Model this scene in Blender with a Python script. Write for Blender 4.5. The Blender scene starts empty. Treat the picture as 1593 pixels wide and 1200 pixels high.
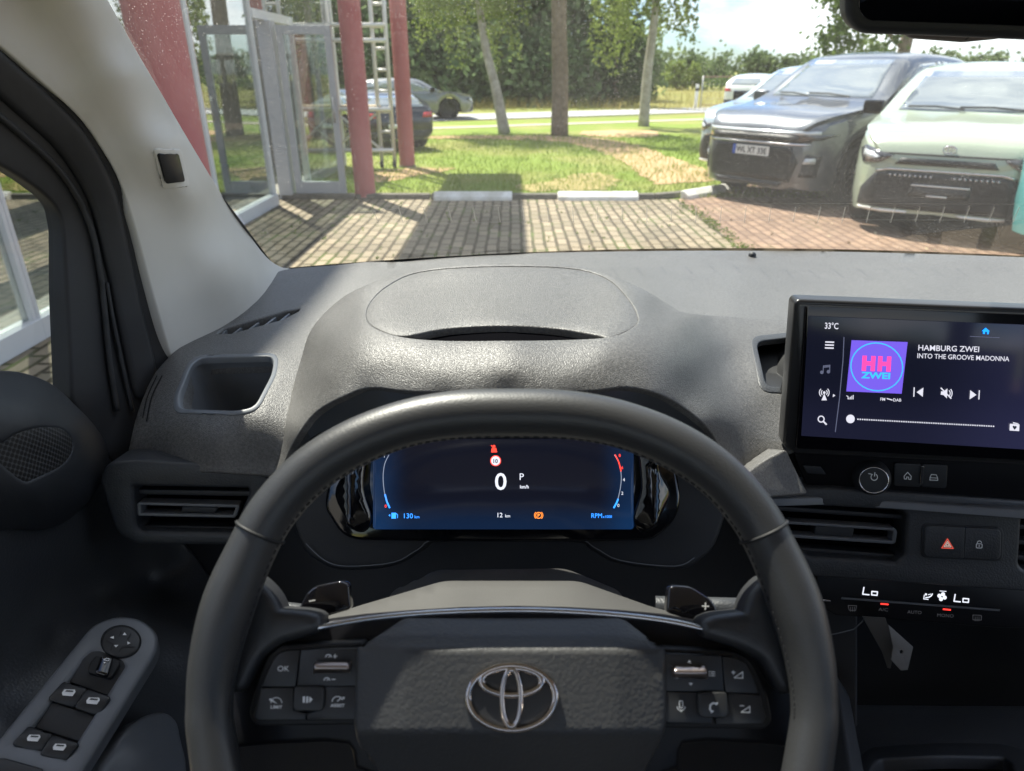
import bpy, bmesh, math, random
import numpy as np
from mathutils import Vector, Matrix, Euler
from mathutils.bvhtree import BVHTree
from mathutils.geometry import delaunay_2d_cdt
R = math.radians
random.seed(7); rng = np.random.default_rng(7)
SC = bpy.context.scene
COL = SC.collection

# ------------------------------------------------------------------ camera, world, sun, exposure
FPX, CX, CY, TH = 1060.0, 796.5, 600.0, R(24.8)
CAM = Vector((0, 0, 1.55))
cd = bpy.data.cameras.new("camera"); cam = bpy.data.objects.new("camera", cd); COL.objects.link(cam)
cam.location = CAM; cam.rotation_euler = (R(90) - TH, 0, 0)
cd.sensor_width = 36; cd.lens = 36 * FPX / 1593; cd.clip_start = .02; cd.clip_end = 3000
cd.dof.use_dof = True; cd.dof.focus_distance = .72; cd.dof.aperture_fstop = 8.5
SC.camera = cam
SUN_AZ, SUN_EL = R(-33), R(58)
SDIR = Vector((math.sin(SUN_AZ) * math.cos(SUN_EL), math.cos(SUN_AZ) * math.cos(SUN_EL), math.sin(SUN_EL)))
w = bpy.data.worlds.new("World"); SC.world = w; w.use_nodes = True
nt = w.node_tree; N = nt.nodes; LK = nt.links
bg = N["Background"]; bg.inputs[1].default_value = .11
sky = N.new("ShaderNodeTexSky"); sky.sky_type = 'NISHITA'; sky.sun_disc = False
sky.sun_elevation = SUN_EL; sky.sun_rotation = SUN_AZ; sky.dust_density = .6
tc = N.new("ShaderNodeTexCoord"); mp = N.new("ShaderNodeMapping"); mp.inputs['Scale'].default_value = (1, 1, 2.6)
nz = N.new("ShaderNodeTexNoise"); nz.inputs['Scale'].default_value = 3.2; nz.inputs['Detail'].default_value = 7; nz.inputs['Roughness'].default_value = .58
cr = N.new("ShaderNodeValToRGB"); cr.color_ramp.elements[0].position = .45; cr.color_ramp.elements[1].position = .62
mx = N.new("ShaderNodeMixRGB"); mx.inputs[2].default_value = (7.0, 7.2, 7.5, 1)
LK.new(tc.outputs['Generated'], mp.inputs[0]); LK.new(mp.outputs[0], nz.inputs['Vector']); LK.new(nz.outputs[0], cr.inputs[0])
LK.new(cr.outputs[0], mx.inputs[0]); tn = N.new('ShaderNodeMixRGB'); tn.blend_type = 'MULTIPLY'; tn.inputs[0].default_value = 1; tn.inputs[2].default_value = (.48, .60, .76, 1); LK.new(sky.outputs[0], tn.inputs[1]); LK.new(tn.outputs[0], mx.inputs[1]); LK.new(mx.outputs[0], bg.inputs[0])
sl = bpy.data.lights.new("sun", 'SUN'); sl.energy = 5.0; sl.angle = R(.53); sl.color = (1, .94, .84)
so = bpy.data.objects.new("sun", sl); COL.objects.link(so); so.rotation_euler = (-SDIR).to_track_quat('-Z', 'Y').to_euler()
SC.view_settings.view_transform = 'Standard'; SC.view_settings.look = 'None'
SC.view_settings.exposure = 1.38; SC.view_settings.gamma = 1
SC.render.engine = 'CYCLES'
cy = SC.cycles
cy.max_bounces = 8; cy.diffuse_bounces = 3; cy.glossy_bounces = 4; cy.transparent_max_bounces = 24; cy.sample_clamp_indirect = 6
cy.use_denoising = True

# ------------------------------------------------------------------ rays from the viewpoint to real points
cth, sth = math.cos(TH), math.sin(TH)
def ray(px, py):
    dx = (px - CX) / FPX; u = (CY - py) / FPX
    return Vector((dx, cth + sth * u, -sth + cth * u))
def aty(px, py, Y):
    d = ray(px, py); return CAM + d * (Y / d.y)
def atx(px, py, X):
    d = ray(px, py); return CAM + d * (X / d.x)
def atz(px, py, Z=0.0):
    d = ray(px, py); return CAM + d * ((Z - CAM.z) / d.z)
def YX(px, py, X): return atx(px, py, X).y
def YZ(px, py, Z): return atz(px, py, 1.55 + Z).y
class Pln:
    def __init__(s, p, n):
        s.p = Vector(p); s.n = Vector(n).normalized()
        if s.n.dot(CAM - s.p) < 0: s.n = -s.n
    def __call__(s, px, py, off=0.0):
        d = ray(px, py); p = s.p + s.n * off
        return CAM + d * ((p - CAM).dot(s.n) / d.dot(s.n))
def pln3(a, b, c): return Pln(a, (b - a).cross(c - a))
def tps(ctrl, reg=2.0):
    c = np.array(ctrl, float); P = c[:, :2] / 400.0; v = c[:, 2]; n = len(c)
    def phi(r2): return .5 * r2 * np.log(np.maximum(r2, 1e-12))
    K = phi(((P[:, None] - P[None]) ** 2).sum(-1)) + reg * 1e-3 * np.eye(n)
    A = np.zeros((n + 3, n + 3)); A[:n, :n] = K; A[:n, n] = 1; A[:n, n + 1:] = P; A[n, :n] = 1; A[n + 1:, :n] = P.T
    s = np.linalg.solve(A, np.concatenate([v, np.zeros(3)]))
    def f(px, py, off=0.0):
        q = np.array([px, py]) / 400.0
        Y = float(phi(((P - q) ** 2).sum(-1)) @ s[:n] + s[n] + q @ s[n + 1:])
        p = aty(px, py, Y)
        return p + (CAM - p).normalized() * off if off else p
    return f

# ------------------------------------------------------------------ objects
ROOT = {}
def props(o, label=None, cat=None, group=None, kind=None):
    if label: o["label"] = label
    if cat: o["category"] = cat
    if group: o["group"] = group
    if kind: o["kind"] = kind
    return o
def thing(name, label, cat, loc=(0, 0, 0), rotz=0.0, group=None):
    o = bpy.data.objects.new(name, None); COL.objects.link(o); o.empty_display_size = .1
    o.location = loc; o.rotation_euler = (0, 0, rotz)
    ROOT[o.name] = (Matrix.Translation(Vector(loc)) @ Matrix.Rotation(rotz, 4, 'Z')).inverted()
    return props(o, label, cat, group)
def copy_tree(o, parent=None):
    c = o.copy(); COL.objects.link(c)
    if parent: c.parent = parent
    for ch in list(o.children): copy_tree(ch, c)
    return c
def link_mesh(name, v, f, mats, parent=None, mi=None, smooth=True, sharp=None, local=False):
    me = bpy.data.meshes.new(name); o = bpy.data.objects.new(name, me); COL.objects.link(o)
    M = None
    if parent is not None:
        M = ROOT.get(parent.name); ROOT[o.name] = M; o.parent = parent
    if M is not None and not local: v = [tuple(M @ Vector(p)) for p in v]
    me.from_pydata([tuple(p) for p in v], [], f)
    for m in (mats if isinstance(mats, (list, tuple)) else [mats]): me.materials.append(m)
    if mi: me.polygons.foreach_set('material_index', mi)
    me.polygons.foreach_set('use_smooth', [smooth] * len(me.polygons))
    me.update()
    if sharp: me.set_sharp_from_angle(angle=R(sharp))
    return o
class MB:
    def __init__(s): s.v = []; s.f = []; s.mi = []
    def add(s, v, f, m=0):
        b = len(s.v); s.v += [tuple(p) for p in v]; s.f += [tuple(i + b for i in q) for q in f]; s.mi += [m] * len(f); return s
    def box(s, lo, hi, m=0):
        x, y, z = lo; X, Y, Z = hi
        return s.add([(x, y, z), (X, y, z), (X, Y, z), (x, Y, z), (x, y, Z), (X, y, Z), (X, Y, Z), (x, Y, Z)],
                     [(0, 3, 2, 1), (4, 5, 6, 7), (0, 1, 5, 4), (1, 2, 6, 5), (2, 3, 7, 6), (3, 0, 4, 7)], m)
    def bar(s, a, b, wx, wz, m=0, up=(0, 0, 1)):
        a = Vector(a); b = Vector(b); d = (b - a).normalized(); u = Vector(up)
        if abs(d.dot(u)) > .95: u = Vector((0, 1, 0))
        x = d.cross(u).normalized() * wx / 2; z = x.cross(d).normalized() * wz / 2
        v = [a - x - z, a + x - z, a + x + z, a - x + z, b - x - z, b + x - z, b + x + z, b - x + z]
        return s.add(v, [(0, 1, 2, 3), (7, 6, 5, 4), (0, 4, 5, 1), (1, 5, 6, 2), (2, 6, 7, 3), (3, 7, 4, 0)], m)
    def tube(s, path, r, n=12, closed=False, m=0, flat=1.0, up=(0, 0, 1), caps=True):
        P = [Vector(p) for p in path]; k = len(P); rs = r if isinstance(r, (list, tuple)) else [r] * k
        v = []
        for i in range(k):
            t = (P[(i + 1) % k] - P[i - 1]) if closed else (P[min(i + 1, k - 1)] - P[max(i - 1, 0)])
            t.normalize(); u = Vector(up)
            if abs(t.dot(u)) > .97: u = Vector((1, 0, 0)) if abs(t.x) < .9 else Vector((0, 1, 0))
            a = t.cross(u).normalized(); b = a.cross(t).normalized()
            for j in range(n):
                q = 2 * math.pi * j / n
                v.append(P[i] + a * (math.cos(q) * rs[i]) + b * (math.sin(q) * rs[i] * flat))
        f = []
        for i in range(k if closed else k - 1):
            i2 = (i + 1) % k
            for j in range(n):
                j2 = (j + 1) % n; f.append((i * n + j, i * n + j2, i2 * n + j2, i2 * n + j))
        if caps and not closed:
            f.append(tuple(range(n - 1, -1, -1))); f.append(tuple((k - 1) * n + j for j in range(n)))
        return s.add(v, f, m)
    def cyl(s, a, b, r0, r1=None, n=16, m=0): return s.tube([a, b], [r0, r0 if r1 is None else r1], n, m=m)
    def lathe(s, o, ax, prof, n=32, m=0):
        o = Vector(o); ax = Vector(ax).normalized(); u = Vector((0, 0, 1)) if abs(ax.z) < .9 else Vector((1, 0, 0))
        a = ax.cross(u).normalized(); b = a.cross(ax).normalized(); v = []; f = []
        for h, r in prof:
            for j in range(n):
                q = 2 * math.pi * j / n; v.append(o + ax * h + a * (math.cos(q) * r) + b * (math.sin(q) * r))
        for i in range(len(prof) - 1):
            for j in range(n):
                j2 = (j + 1) % n; f.append((i * n + j, i * n + j2, (i + 1) * n + j2, (i + 1) * n + j))
        return s.add(v, f, m)
    def build(s, name, mats, parent=None, smooth=False, sharp=None, bevel=0, local=False, fixn=True):
        o = link_mesh(name, s.v, s.f, mats, parent, s.mi, smooth, None, local)
        if fixn:
            bm = bmesh.new(); bm.from_mesh(o.data); bmesh.ops.recalc_face_normals(bm, faces=bm.faces); bm.to_mesh(o.data); bm.free()
        if sharp: o.data.set_sharp_from_angle(angle=R(sharp))
        if bevel:
            b = o.modifiers.new("bevel", 'BEVEL'); b.width = bevel; b.segments = 2; b.limit_method = 'ANGLE'; b.angle_limit = R(40)
        return o

# ------------------------------------------------------------------ outlines, triangulated panels with rolled edges
def cat(pts, seg=5, closed=True):
    P = [np.array(p, float) for p in pts]; n = len(P); out = []
    for i in range(n if closed else n - 1):
        p0 = P[i - 1] if (closed or i > 0) else P[0]; p1 = P[i]; p2 = P[(i + 1) % n]
        p3 = P[(i + 2) % n] if (closed or i + 2 < n) else P[-1]
        for k in range(seg):
            t = k / seg
            out.append(tuple(.5 * ((2 * p1) + (p2 - p0) * t + (2 * p0 - 5 * p1 + 4 * p2 - p3) * t * t + (3 * p1 - p0 - 3 * p2 + p3) * t ** 3)))
    if not closed: out.append(tuple(P[-1]))
    return out
def rnd(pts, r, seg=5):
    out = []; n = len(pts)
    for i in range(n):
        p = np.array(pts[i], float); a = np.array(pts[i - 1], float) - p; b = np.array(pts[(i + 1) % n], float) - p
        rr = r[i] if isinstance(r, (list, tuple)) else r
        la, lb = np.linalg.norm(a), np.linalg.norm(b); d = min(rr, la * .48, lb * .48)
        if d < .3: out.append(tuple(p)); continue
        A = p + a / la * d; B = p + b / lb * d
        for k in range(seg + 1):
            t = k / seg; out.append(tuple((1 - t) ** 2 * A + 2 * t * (1 - t) * p + t * t * B))
    return out
def rect(x0, y0, x1, y1, r=0): return rnd([(x0, y0), (x1, y0), (x1, y1), (x0, y1)], r) if r else [(x0, y0), (x1, y0), (x1, y1), (x0, y1)]
def ell(cx, cy, rx, ry=None, n=32): return [(cx + rx * math.cos(2 * math.pi * i / n), cy + (ry or rx) * math.sin(2 * math.pi * i / n)) for i in range(n)]
def pip(P, poly):
    P = np.asarray(P, float); q = np.asarray(poly, float); x, y = P[:, 0], P[:, 1]; ins = np.zeros(len(P), bool)
    for i in range(len(q)):
        x1, y1 = q[i]; x2, y2 = q[i - 1]
        c = (y1 > y) != (y2 > y)
        with np.errstate(divide='ignore', invalid='ignore'):
            ins ^= c & (x < (x2 - x1) * (y - y1) / (y2 - y1 + 1e-30) + x1)
    return ins
def segdist(P, poly):
    q = np.asarray(poly, float); d = np.full(len(P), 1e9)
    for i in range(len(q)):
        a = q[i - 1]; b = q[i]; ab = b - a; t = np.clip(((P - a) @ ab) / (ab @ ab + 1e-12), 0, 1)
        d = np.minimum(d, np.linalg.norm(P - (a + t[:, None] * ab), axis=1))
    return d
def dens(poly, step):
    out = []
    for i in range(len(poly)):
        a = np.array(poly[i], float); b = np.array(poly[(i + 1) % len(poly)], float)
        k = max(1, int(math.ceil(np.linalg.norm(b - a) / step)))
        out += [tuple(a + (b - a) * j / k) for j in range(k)]
    return out
def fill(outline, holes=(), step=None):
    loops = [list(outline)] + [list(h) for h in holes]
    if step: loops = [dens(l, step) for l in loops]
    pts = []; edges = []
    for l in loops:
        b = len(pts); pts += [tuple(map(float, p)) for p in l]; edges += [(b + i, b + (i + 1) % len(l)) for i in range(len(l))]
    if step:
        o = np.array(loops[0]); lo = o.min(0); hi = o.max(0)
        gx, gy = np.meshgrid(np.arange(lo[0], hi[0], step), np.arange(lo[1], hi[1], step * .87)); gx[1::2] += step / 2
        G = np.stack([gx.ravel(), gy.ravel()], 1)
        k = pip(G, loops[0])
        for h in loops[1:]: k &= ~pip(G, h)
        G = G[k]
        for l in loops:
            if len(G): G = G[segdist(G, l) > step * .55]
        pts += [tuple(p) for p in G]
    r = delaunay_2d_cdt([Vector(p) for p in pts], edges, [], 0, 1e-6)
    V = [tuple(p) for p in r[0]]; T = [tuple(t) for t in r[2]]
    va = np.array(V); C = va[np.array(T)].mean(1); k = pip(C, loops[0])
    for h in loops[1:]: k &= ~pip(C, h)
    return V, [t for t, kk in zip(T, k) if kk]
def piece(name, outline, depth, parent, mat, holes=(), step=None, e=.0015, th=.006, off=0.0, mb=None, m=0, steps=3):
    V2, T = fill(outline, holes, step)
    P = [depth(x, y, off) for x, y in V2]
    Tn = []
    acc = [Vector() for _ in P]
    for t in T:
        a, b, c = (P[i] for i in t); n = (b - a).cross(c - a)
        if n.dot(CAM - a) < 0: t = (t[0], t[2], t[1]); n = -n
        Tn.append(t)
        for i in t: acc[i] += n
    nor = [q.normalized() for q in acc]
    cnt = {}
    for t in Tn:
        for i in range(3): cnt[(t[i], t[(i + 1) % 3])] = 1
    bd = [ed for ed in cnt if (ed[1], ed[0]) not in cnt]
    nxt = {a: b for a, b in bd}; prv = {b: a for a, b in bd}
    v = list(P); f = list(Tn); ring = {}
    for i in nxt:
        if i not in prv: continue
        tan = (P[nxt[i]] - P[prv[i]]); out = tan.cross(nor[i]).normalized(); n = nor[i]
        ids = [i]
        for k in range(1, steps + 1):
            a = math.pi / 2 * k / steps
            ids.append(len(v)); v.append(P[i] + out * (e * math.sin(a)) - n * (e * (1 - math.cos(a))))
        ids.append(len(v)); v.append(P[i] + out * e - n * (e + th)); ring[i] = ids
    for a, b in bd:
        if a in ring and b in ring:
            A, B = ring[a], ring[b]
            for k in range(len(A) - 1): f.append((A[k], A[k + 1], B[k + 1], B[k]))
    if mb is not None: mb.add(v, f, m); return None
    return link_mesh(name, v, f, mat, parent, smooth=True, sharp=50)
FONT_CACHE = {}
def glyphs(s, bold=0.0):
    if (s, bold) in FONT_CACHE: return FONT_CACHE[(s, bold)]
    c = bpy.data.curves.new("t", 'FONT'); c.body = s; c.size = 1; c.resolution_u = 3; c.offset = bold
    o = bpy.data.objects.new("t", c); me = bpy.data.meshes.new_from_object(o)
    v = [(p.co.x, p.co.y) for p in me.vertices]; f = [tuple(p.vertices) for p in me.polygons]
    bpy.data.objects.remove(o); bpy.data.curves.remove(c); bpy.data.meshes.remove(me)
    FONT_CACHE[(s, bold)] = (v, f); return v, f
class Gfx:                                             # flat print and display marks, laid on a real surface
    def __init__(s): s.v = []; s.f = []; s.mi = []
    def add(s, v, f, m):
        b = len(s.v); s.v += v; s.f += [tuple(i + b for i in q) for q in f]; s.mi += [m] * len(f)
    def poly(s, pts, m=0, holes=()):
        V, T = fill(pts, holes); s.add(V, T, m)
    def disc(s, x, y, r, m=0, ry=None, n=24): s.add(ell(x, y, r, ry, n), [tuple(range(n))], m)
    def ring(s, x, y, r, wd, m=0, ry=None, a0=0, a1=360, n=32, sk=0):
        ry = ry or r; v = []; f = []
        for i in range(n + 1):
            a = R(a0 + (a1 - a0) * i / n); c, q = math.cos(a), math.sin(a)
            v += [(x + c * (r - wd / 2) - sk * q * ry, y + q * (ry - wd / 2)), (x + c * (r + wd / 2) - sk * q * ry, y + q * (ry + wd / 2))]
        f = [(2 * i, 2 * i + 1, 2 * i + 3, 2 * i + 2) for i in range(n)]; s.add(v, f, m)
    def line(s, pts, wd, m=0):
        for a, b in zip(pts[:-1], pts[1:]):
            a = np.array(a, float); b = np.array(b, float); d = b - a; l = np.linalg.norm(d) + 1e-9; n = np.array([-d[1], d[0]]) / l * wd / 2; ex = d / l * wd * .3
            s.add([tuple(a - ex + n), tuple(b + ex + n), tuple(b + ex - n), tuple(a - ex - n)], [(0, 1, 2, 3)], m)
    def text(s, t, x, y, cap, m=0, ux=(1, 0), vx=(0, -1), bold=0.0, wide=1.0, width=None, center=False):
        v, f = glyphs(t, bold); k = cap / .70
        xs = [p[0] for p in v]; x0, x1 = min(xs), max(xs)
        kx = width / (x1 - x0) if width else k * wide
        sx = -(x1 - x0) / 2 * kx if center else 0
        s.add([(x + (p[0] - x0) * kx * ux[0] + sx * ux[0] + p[1] * k * vx[0], y + (p[0] - x0) * kx * ux[1] + sx * ux[1] + p[1] * k * vx[1]) for p in v], f, m)
    def build(s, name, surf, mats, parent, off=.0006):
        v = [surf(x, y, off) for x, y in s.v]; f = []
        for q in s.f:
            a, b, c = (v[i] for i in q[:3])
            f.append(q if (b - a).cross(c - a).dot(CAM - a) > 0 else tuple(reversed(q)))
        return link_mesh(name, v, f, mats, parent, s.mi, smooth=False)

# ------------------------------------------------------------------ materials
def mat(name, base=(.5, .5, .5), rough=.5, metal=0.0, spec=.5, coat=0.0, emit=None, es=1.0, trans=0.0):
    m = bpy.data.materials.new(name); m.use_nodes = True; b = m.node_tree.nodes["Principled BSDF"]
    b.inputs['Base Color'].default_value = (*base, 1); b.inputs['Roughness'].default_value = rough; b.inputs['Metallic'].default_value = metal
    b.inputs['Specular IOR Level'].default_value = spec; b.inputs['Coat Weight'].default_value = coat; b.inputs['Coat Roughness'].default_value = .04
    if emit: b.inputs['Emission Color'].default_value = (*emit, 1); b.inputs['Emission Strength'].default_value = es
    return m
def nodes(m): return m.node_tree.nodes, m.node_tree.links, m.node_tree.nodes["Principled BSDF"]
def grain(m, scale=420, strength=.35, dist=.0006, kind='leather', cvar=.06):
    n, l, b = nodes(m); t = n.new("ShaderNodeTexCoord"); g = n.new("ShaderNodeNewGeometry")
    bp = n.new("ShaderNodeBump"); bp.inputs['Strength'].default_value = strength; bp.inputs['Distance'].default_value = dist
    wn = n.new("ShaderNodeTexNoise"); wn.inputs['Scale'].default_value = scale * .5; wn.inputs['Detail'].default_value = 2
    if kind == 'leather':
        mxv = n.new("ShaderNodeMixRGB"); mxv.blend_type = 'ADD'; mxv.inputs[0].default_value = .0022
        l.new(g.outputs['Position'], wn.inputs['Vector']); l.new(g.outputs['Position'], mxv.inputs[1]); l.new(wn.outputs['Color'], mxv.inputs[2])
        v = n.new("ShaderNodeTexVoronoi"); v.feature = 'SMOOTH_F1'; v.inputs['Scale'].default_value = scale; v.inputs['Smoothness'].default_value = .35
        l.new(mxv.outputs[0], v.inputs['Vector']); l.new(v.outputs['Distance'], bp.inputs['Height']); bp.invert = True
    else:
        wn.inputs['Scale'].default_value = scale; wn.inputs['Detail'].default_value = 4
        l.new(g.outputs['Position'], wn.inputs['Vector']); l.new(wn.outputs[0], bp.inputs['Height'])
    l.new(bp.outputs[0], b.inputs['Normal'])
    if cvar:
        c = b.inputs['Base Color'].default_value[:]; q = n.new("ShaderNodeTexNoise"); q.inputs['Scale'].default_value = 14; q.inputs['Detail'].default_value = 6
        l.new(g.outputs['Position'], q.inputs['Vector']); rp = n.new("ShaderNodeValToRGB")
        rp.color_ramp.elements[0].position = .3; rp.color_ramp.elements[1].position = .7
        rp.color_ramp.elements[0].color = [x * (1 - cvar) for x in c[:3]] + [1]; rp.color_ramp.elements[1].color = [x * (1 + cvar) for x in c[:3]] + [1]
        l.new(q.outputs[0], rp.inputs[0]); l.new(rp.outputs[0], b.inputs['Base Color'])
    return m
def dusty(m, scale=380, lo=.72, hi=1.3):
    n, l, b = nodes(m); g = n.new("ShaderNodeNewGeometry"); t = n.new("ShaderNodeTexNoise"); t.inputs['Scale'].default_value = scale; t.inputs['Detail'].default_value = 3; t.inputs['Roughness'].default_value = .7
    r = n.new("ShaderNodeMapRange"); r.inputs[1].default_value = .35; r.inputs[2].default_value = .65; r.inputs[3].default_value = lo; r.inputs[4].default_value = hi
    x = n.new("ShaderNodeMixRGB"); x.blend_type = 'MULTIPLY'; x.inputs[0].default_value = 1; src = b.inputs['Base Color'].links[0].from_socket
    l.new(g.outputs['Position'], t.inputs['Vector']); l.new(t.outputs[0], r.inputs[0]); l.new(src, x.inputs[1]); l.new(r.outputs[0], x.inputs[2]); l.new(x.outputs[0], b.inputs['Base Color']); return m
def glass(name, tint=(.9, .95, .93), refl=1.0, dust=0.0, speck=0.0):
    m = bpy.data.materials.new(name); m.use_nodes = True; n = m.node_tree.nodes; l = m.node_tree.links; n.clear()
    out = n.new("ShaderNodeOutputMaterial"); tr = n.new("ShaderNodeBsdfTransparent"); tr.inputs[0].default_value = (*tint, 1)
    gl = n.new("ShaderNodeBsdfGlossy"); gl.inputs['Roughness'].default_value = .005
    lw = n.new("ShaderNodeLayerWeight"); lw.inputs[0].default_value = .5
    pw = n.new("ShaderNodeMath"); pw.operation = 'POWER'; pw.inputs[1].default_value = 4.0; l.new(lw.outputs['Facing'], pw.inputs[0])
    ma = n.new("ShaderNodeMath"); ma.operation = 'MULTIPLY_ADD'; ma.inputs[1].default_value = .9; ma.inputs[2].default_value = .075 * refl; ma.use_clamp = True
    l.new(pw.outputs[0], ma.inputs[0]); m1 = n.new("ShaderNodeMixShader"); l.new(ma.outputs[0], m1.inputs[0]); l.new(tr.outputs[0], m1.inputs[1]); l.new(gl.outputs[0], m1.inputs[2])
    last = m1
    if dust:
        g = n.new("ShaderNodeNewGeometry")
        a = n.new("ShaderNodeTexNoise"); a.inputs['Scale'].default_value = 760; a.inputs['Detail'].default_value = 1
        r1 = n.new("ShaderNodeMapRange"); r1.inputs[1].default_value = .68; r1.inputs[2].default_value = .74; r1.inputs[3].default_value = 0; r1.inputs[4].default_value = speck
        c = n.new("ShaderNodeTexNoise"); c.inputs['Scale'].default_value = 5; c.inputs['Detail'].default_value = 3
        r2 = n.new("ShaderNodeMapRange"); r2.inputs[1].default_value = .35; r2.inputs[2].default_value = .65; r2.inputs[3].default_value = .55; r2.inputs[4].default_value = 1.25
        l.new(g.outputs['Position'], a.inputs['Vector']); l.new(g.outputs['Position'], c.inputs['Vector']); l.new(a.outputs[0], r1.inputs[0]); l.new(c.outputs[0], r2.inputs[0])
        s1 = n.new("ShaderNodeMath"); s1.operation = 'ADD'; s1.inputs[1].default_value = dust; l.new(r1.outputs[0], s1.inputs[0])
        s2 = n.new("ShaderNodeMath"); s2.operation = 'MULTIPLY'; l.new(s1.outputs[0], s2.inputs[0]); l.new(r2.outputs[0], s2.inputs[1])
        df = n.new("ShaderNodeBsdfDiffuse"); df.inputs[0].default_value = (.8, .78, .72, 1); tl = n.new("ShaderNodeBsdfTranslucent"); tl.inputs[0].default_value = (.8, .78, .72, 1)
        md = n.new("ShaderNodeMixShader"); md.inputs[0].default_value = .6; l.new(df.outputs[0], md.inputs[1]); l.new(tl.outputs[0], md.inputs[2])
        m2 = n.new("ShaderNodeMixShader"); l.new(s2.outputs[0], m2.inputs[0]); l.new(m1.outputs[0], m2.inputs[1]); l.new(md.outputs[0], m2.inputs[2]); last = m2
    l.new(last.outputs[0], out.inputs[0]); return m
def emis(name, c, s=1.0): return mat(name, (.01, .01, .01), .4, emit=c, es=s, spec=.2)

PAD = grain(mat("dash_grained_plastic", (.104, .102, .099), .41, spec=.5), 1000, .65, .0005)
dusty(PAD)
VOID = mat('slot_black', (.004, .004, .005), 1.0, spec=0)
PADF = grain(mat("dash_front_plastic", (.034, .037, .042), .48), 520, .35, .0007)
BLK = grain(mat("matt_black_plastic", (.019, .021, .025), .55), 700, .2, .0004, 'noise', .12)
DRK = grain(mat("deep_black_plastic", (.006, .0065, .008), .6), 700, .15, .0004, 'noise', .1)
GREY = grain(mat("satin_grey_plastic", (.135, .145, .16), .36), 900, .12, .0003, 'noise', .08)
GLOSS2 = mat("gloss_black_panel", (.008, .008, .010), .38, spec=.25)
GLOSS = mat("piano_black", (.006, .006, .008), .08, coat=.6)
LEATH = grain(mat("rim_leather", (.028, .029, .031), .44, spec=.6), 700, .18, .0004, 'leather', .1)
AIRB = grain(mat("airbag_leathergrain", (.050, .051, .053), .48), 380, .35, .0006, 'leather', .08)
CHR = mat("satin_chrome", (.62, .60, .60), .16, 1.0)
PILL = grain(mat("pillar_beige_plastic", (.55, .53, .49), .6, spec=.3), 900, .08, .0003, 'noise', .03)
RUB = grain(mat("door_seal_rubber", (.018, .018, .020), .6), 500, .1, .0003, 'noise', .1)
DOORM = grain(mat('door_card_plastic', (.045, .048, .053), .42), 420, .3, .0007)
PRN = mat("button_print", (.55, .57, .6), .5, emit=(.5, .55, .6), es=.06)
PRNW = mat("white_print", (.8, .8, .8), .5)

# ================================================================== OUTSIDE: ground, paving, kerb, road
def surf_mat(name, c1, c2, scale, rough=.9, c3=None, big=.35, bump=.0, detail=8):
    m = mat(name, c1, rough, spec=.2); n, l, b = nodes(m); g = n.new("ShaderNodeNewGeometry")
    a = n.new("ShaderNodeTexNoise"); a.inputs['Scale'].default_value = scale; a.inputs['Detail'].default_value = detail; a.inputs['Roughness'].default_value = .7
    r = n.new("ShaderNodeValToRGB"); r.color_ramp.elements[0].position = .35; r.color_ramp.elements[1].position = .65
    r.color_ramp.elements[0].color = (*c1, 1); r.color_ramp.elements[1].color = (*c2, 1)
    l.new(g.outputs['Position'], a.inputs['Vector']); l.new(a.outputs[0], r.inputs[0]); last = r.outputs[0]
    if c3:
        q = n.new("ShaderNodeTexNoise"); q.inputs['Scale'].default_value = big; q.inputs['Detail'].default_value = 5
        rr = n.new("ShaderNodeValToRGB"); rr.color_ramp.elements[0].position = .45; rr.color_ramp.elements[1].position = .62
        x = n.new("ShaderNodeMixRGB"); x.inputs[2].default_value = (*c3, 1)
        l.new(g.outputs['Position'], q.inputs['Vector']); l.new(q.outputs[0], rr.inputs[0]); l.new(rr.outputs[0], x.inputs[0]); l.new(last, x.inputs[1]); last = x.outputs[0]
    l.new(last, b.inputs['Base Color'])
    if bump:
        p = n.new("ShaderNodeBump"); p.inputs['Distance'].default_value = bump; p.inputs['Strength'].default_value = 1
        l.new(a.outputs[0], p.inputs['Height']); l.new(p.outputs[0], b.inputs['Normal'])
    return m
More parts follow.
